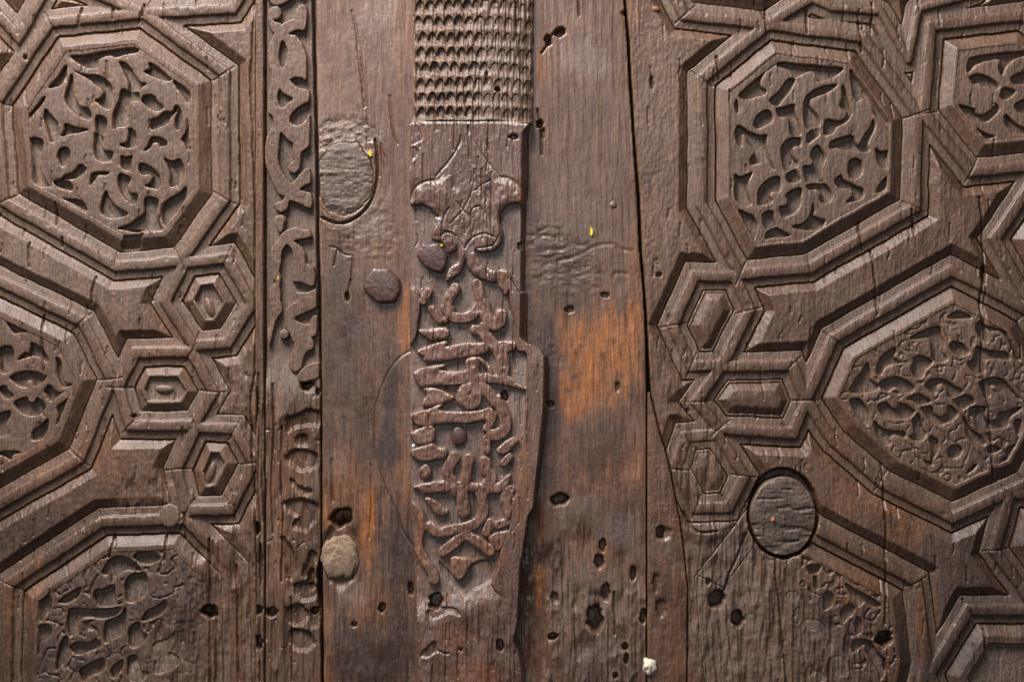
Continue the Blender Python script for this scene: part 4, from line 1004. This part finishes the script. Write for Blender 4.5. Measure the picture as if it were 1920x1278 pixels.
# lower plain stretch, rubbed and lumpy
lowz = ss(1090, 1140, FC.Y)
Hb = Hb + lowz * (2.5 * fbm(FC.X, FC.Y, 30, 34, 168, 3) + 1.2 * gr)
dep2 = FC.sdf_polys([d6((400,370),(600,310),(780,330),(830,420),(700,390),(600,430),(480,470)), d6((330,900),(500,720),(560,840),(700,880),(640,900),(540,870),(430,940)),
                     d5((560,920),(640,1140)) + d6((780,110),(880,240),(1000,110),(1180,10)) + d5((1220,1000),(1150,900),(960,960),(820,1150))], smooth=3)
Hb = Hb - 4.5 * ss(1.5, -3.0, dep2)
ck = [d1((1000,600),(1000,750),(960,900),(860,1100),(780,1190),(700,1278)), d1((1090,600),(1095,850),(1140,930),(1140,1000)),
      d1((1200,640),(1210,900),(1200,1278)) + d2((1200,200),(1220,300)), d1((780,1000),(860,1110),(980,1210)), d1((690,1080),(620,1190)) + d2((640,10),(600,150),(595,280)),
      d1((1070,1060),(990,1080),(950,1150),(980,1240)) + d2((1000,130),(970,310)), d1((1070,1060),(1130,1150)) + d2((1155,40),(1155,200)), d1((750,0),(740,370)), d1((1180,10),(1160,380)),
      d1((980,880),(1090,800),(1200,740)), d2((870,80),(890,260)), d2((600,230),(700,250),(780,300))]
inc = [d1((835,190),(830,260),(760,390),(680,510),(580,620),(530,680),(525,725)), d1((920,80),(980,240),(1070,400),(1160,520),(1250,620),(1300,690)),
       d1((205,1045),(225,920),(260,840),(330,780),(430,740),(525,735),(620,750),(700,810),(770,890)), d1((780,940),(790,890),(870,870),(930,880)), d1((1300,700),(1400,705),(1500,750),(1580,830),(1610,920))]
ckf = cracks(FC, np.zeros(FC.X.shape), ck, 1.7, 3.4)
dinc = FC.dist_lines(inc)
incf = -3.0 * np.clip(1 - dinc / 3.0, 0, 1)
rs = np.random.default_rng(11); sh = []
for _ in range(170):
    x = rs.uniform(775, 1010); y = rs.uniform(-60, 1330); l = rs.uniform(14, 70)
    sh.append([(x, y), (x + rs.uniform(-2, 2), y + l * .5), (x + rs.uniform(-3, 3), y + l)])
ckf = cracks(FC, ckf, sh, 1.6, 2.6)
hl = [(933,172,5,5,18),(862 + 20,741,1,1,0),(946,741,6,9,18),(818,1123,13,13,26),(938,1204,7,10,20),(865,1211,3,4,10),(963,260,9,5,10),(975,463,5,6,14),(913,150,3,10,6),(838,726,3,3,3),(855,768,0.1,0.1,0)]
hf = holes(FC, np.zeros(FC.X.shape), [h for h in hl if h[4] > 0])
chip = FC.sdf_polys([d1((215,20),(350,40),(380,120),(350,250),(240,310),(200,330)), d1((195,330),(300,370),(240,500),(190,620))], smooth=3)
curl = FC.dist_lines([d2((890,450),(930,370),(1010,300),(1120,265),(1220,300)), d2((595,285),(640,250),(720,270),(800,340),(872,450)), d2((1290,300),(1240,400),(1120,440),(1030,450))])
hf = hf - 3.2 * np.clip(1 - curl / 2.6, 0, 1)
sidef = -2.2 * ss(1, -2, chip)
side_l = -70 * ss(1.2, -2.2, ul) - 1.5 * np.exp(-np.clip(ul, 0, 60) / 2.5)
bev = 5.0 + 9.0 * mb + 5 * ss(640, 700, FC.Y) * ss(960, 900, FC.Y)
side_r = -30.0 * np.clip((bev - ur) / (bev + 1.0), 0, 1) ** 1.1 - 40 * ss(0.0, -2.5, ur)
sides = side_l + side_r
Hb = Hb + ckf + hf + sidef + sides + incf * (1 - gnd_zone * .5)
okb = (ul > -4) & (ur > -4)
o_c = blobs(FC, [(890,1260,60,30,.4),(850,1190,40,30,.3),(790,1010,8,100,.4),(985,600,9,60,.5),(980,900,20,120,.35),(900,1040,60,40,.3),(978,360,14,40,.4),(800,258,14,18,.3),(860,1110,60,30,.3)], 171)
ledge = np.zeros(FC.X.shape)
for kk in range(1, 6):
    for sdx in (sdl, sdp):
        below = np.full_like(sdx, 50.0); below[:-kk] = sdx[kk:]
        ledge = np.maximum(ledge, (below < 0.3) * (sdx > -0.6) * (1 - kk / 7.0))
ledge = ledge * ss(-.45, .25, fbm(FC.X, FC.Y, 20, 16, 181, 3)) * gnd_zone
dst = gnd_zone * ss(-1, 3, marg) * (0.38 + .45 * mid) + .8 * ledge
d_c = np.clip(dst + .75 * np.clip(1 - dinc / 3.2, 0, 1) + .45 * blobs(FC, [(945,150,60,80,.6),(870,1090,50,40,.7),(1010,660,16,14,1.0),(1000,700,20,40,.3),(850,1135,30,10,1),(950,1225,24,22,.8)], 172) + .25 * ss(-4.6, -2.0, sc_h) * ss(-.2, -.8, sc_h) * sc_zone * ss(-.6, .3, mid), 0, 1)
k_c = 0.25 * blobs(FC, [(880,300,90,60,.6),(930,1180,50,90,.5)], 173)
jr = int(np.searchsorted(FC.y, 231.0)); ysp = FC.y[jr]
body = sheet("batten_board", FC, Hb, okb & (FC.Y >= ysp), M_BATTEN, batten, (o_c, d_c, k_c))
sheet("scale_band", FC, Hb, okb & (FC.Y <= ysp), M_SCALE, batten, (o_c, d_c, k_c))
# palmette and lettering stand on the board as relief of their own
def relief(name, sd, top, mask, parent, attr, dome=1.8, skirt=17):
    hh = top + grain * 1.0 + 1.6 * ss(-2, -6, sd) * fbm(FC.X, FC.Y, 12, 16, 190, 2) + dome * (1 - np.exp(np.clip(sd, -60, 0) / 1.9)) - dome - skirt * ss(-0.4, 1.5, sd) + ckf * .9 + hf
    return sheet(name, FC, hh + sides, mask & (sd < 3.2) & okb, M_BATTEN, parent, attr)
relief("palmette", sdp, T - 0.6 + 3.6 * (1 - np.exp(np.clip(sdp, -60, 0) / 6.0)) + 2.6 * ss(-3, -12, sdp) * fbm(FC.X, FC.Y, 26, 40, 182, 2), FC.Y > 330, body, (o_c, np.clip(d_c * 0, 0, 1), k_c))
lw = 1.5 * ss(820, 1000, FC.Y)
relief("inscription", sdl, T + 0.6 - lw, FC.Y > 500, body, (np.clip(o_c + .12, 0, 1), .9 * ledge, 0 * k_c), 2.6, 17)
disc_head("iron_nail", 0, 0, 0, 0, T + 4, 2.2, M_IRON, batten, 8, poly=d2((360,385),(440,405),(560,375),(620,450),(672,550),(645,680),(600,752),(500,730),(400,680),(330,600),(283,540),(310,460)), edge=7, bump=.8, label="large diamond shaped iron nail head left of the palmette stem")
disc_head("iron_nail", 861, 816, 15, 19, T - 7, 4.0, M_IRON, batten, 12, edge=5, bump=.4, label="small round iron nail head in the inscription")

# ------------------------------------------------------------------ small loose things
def petal(label, cx, cy, ln, wd, ang, h0, mat=None, name="yellow_petal", cat="petal"):
    n, m = 12, 5; co = []; f = []
    c, s_ = math.cos(ang), math.sin(ang)
    for side in (1, -1):
        for i in range(n + 1):
            t = i / n; ww = wd * math.sin(math.pi * min(1, t ** 0.75)) ** .8 + .3
            for j in range(m):
                v = j / (m - 1) * 2 - 1
                x = v * ww; y = (t - .5) * ln; h = h0 + 1.6 * t + 1.2 * (v * v) + .7 * side
                co.append((wx(cx + x * c - y * s_), -h * S, wz(cy + x * s_ + y * c)))
    q = (n + 1) * m
    for i in range(n):
        for j in range(m - 1):
            a = i * m + j
            f.append((a, a + 1, a + m + 1, a + m)); f.append((q + a, q + a + m, q + a + m + 1, q + a + 1))
    for i in range(n):
        for j in (0, m - 1):
            a = i * m + j; f.append((a, a + m, q + a + m, q + a))
    for j in range(m - 1):
        for a in (j, n * m + j): f.append((a, a + 1, q + a + 1, q + a))
    co = np.array(co); org = np.array([wx(cx), -h0 * S, wz(cy)])
    o = raw_mesh(name, co - org, f, mat or M_YEL)
    o.location = org
    o["label"] = label; o["category"] = cat; o["group"] = "yellow petals caught on the door"
    return o
petal("tiny bright yellow petal stuck to the plain stile right of the batten", 1108, 433, 17, 3.0, math.pi - .1, 2.5)
petal("tiny yellow petal caught at the top right of the grey round plug", 693, 287, 13, 2.4, 2.7, 1.5)
petal("tiny yellow petal in the scroll border near its lower curl", 521, 520, 8, 1.3, math.pi, 0)
petal("tiny yellow petal caught on the diamond shaped nail head", 829, 461, 6, 2.0, 2.2, T + 6)

def crumb(name, label, cat, cx, cy, rx, ry, rz, h0, mat, seed):
    o = lump(name, cx, cy, rx, ry, rz, h0, mat, None, seed, .28, 22, 14)
    org = np.array([wx(cx), -h0 * S, wz(cy)])
    me = o.data; a = np.empty(len(me.vertices) * 3, np.float32); me.vertices.foreach_get("co", a)
    a = a.reshape(-1, 3) - org.astype(np.float32); me.vertices.foreach_set("co", a.ravel()); me.update()
    o.location = org; o["label"] = label; o["category"] = cat
crumb("plaster_crumb", "pale lump of plaster wedged in the crack at the foot of the right stile", "plaster", 1217, 1250, 13, 17, 9, 0, M_WHITE, 21)
crumb("plaster_crumb", "small pale yellowish crumb of plaster on the left leaf beside the lowest hexagon", "plaster", 456, 894, 3.5, 5, 3, -4, M_WHITE, 23)
crumb("paint_fleck", "tiny white fleck on the left edge of the inscription", "fleck", 777, 834, 3, 3, 2.5, T - 10, plain("white_fleck", (.7, .7, .75), .4, .1, 300), 25)
crumb("rust_fleck", "tiny orange fleck on the large round plug of the right leaf", "fleck", 1449, 973, 3.5, 4.5, 2, 5, plain("orange_fleck", (.35, .12, .04), .6, .2, 300), 27)
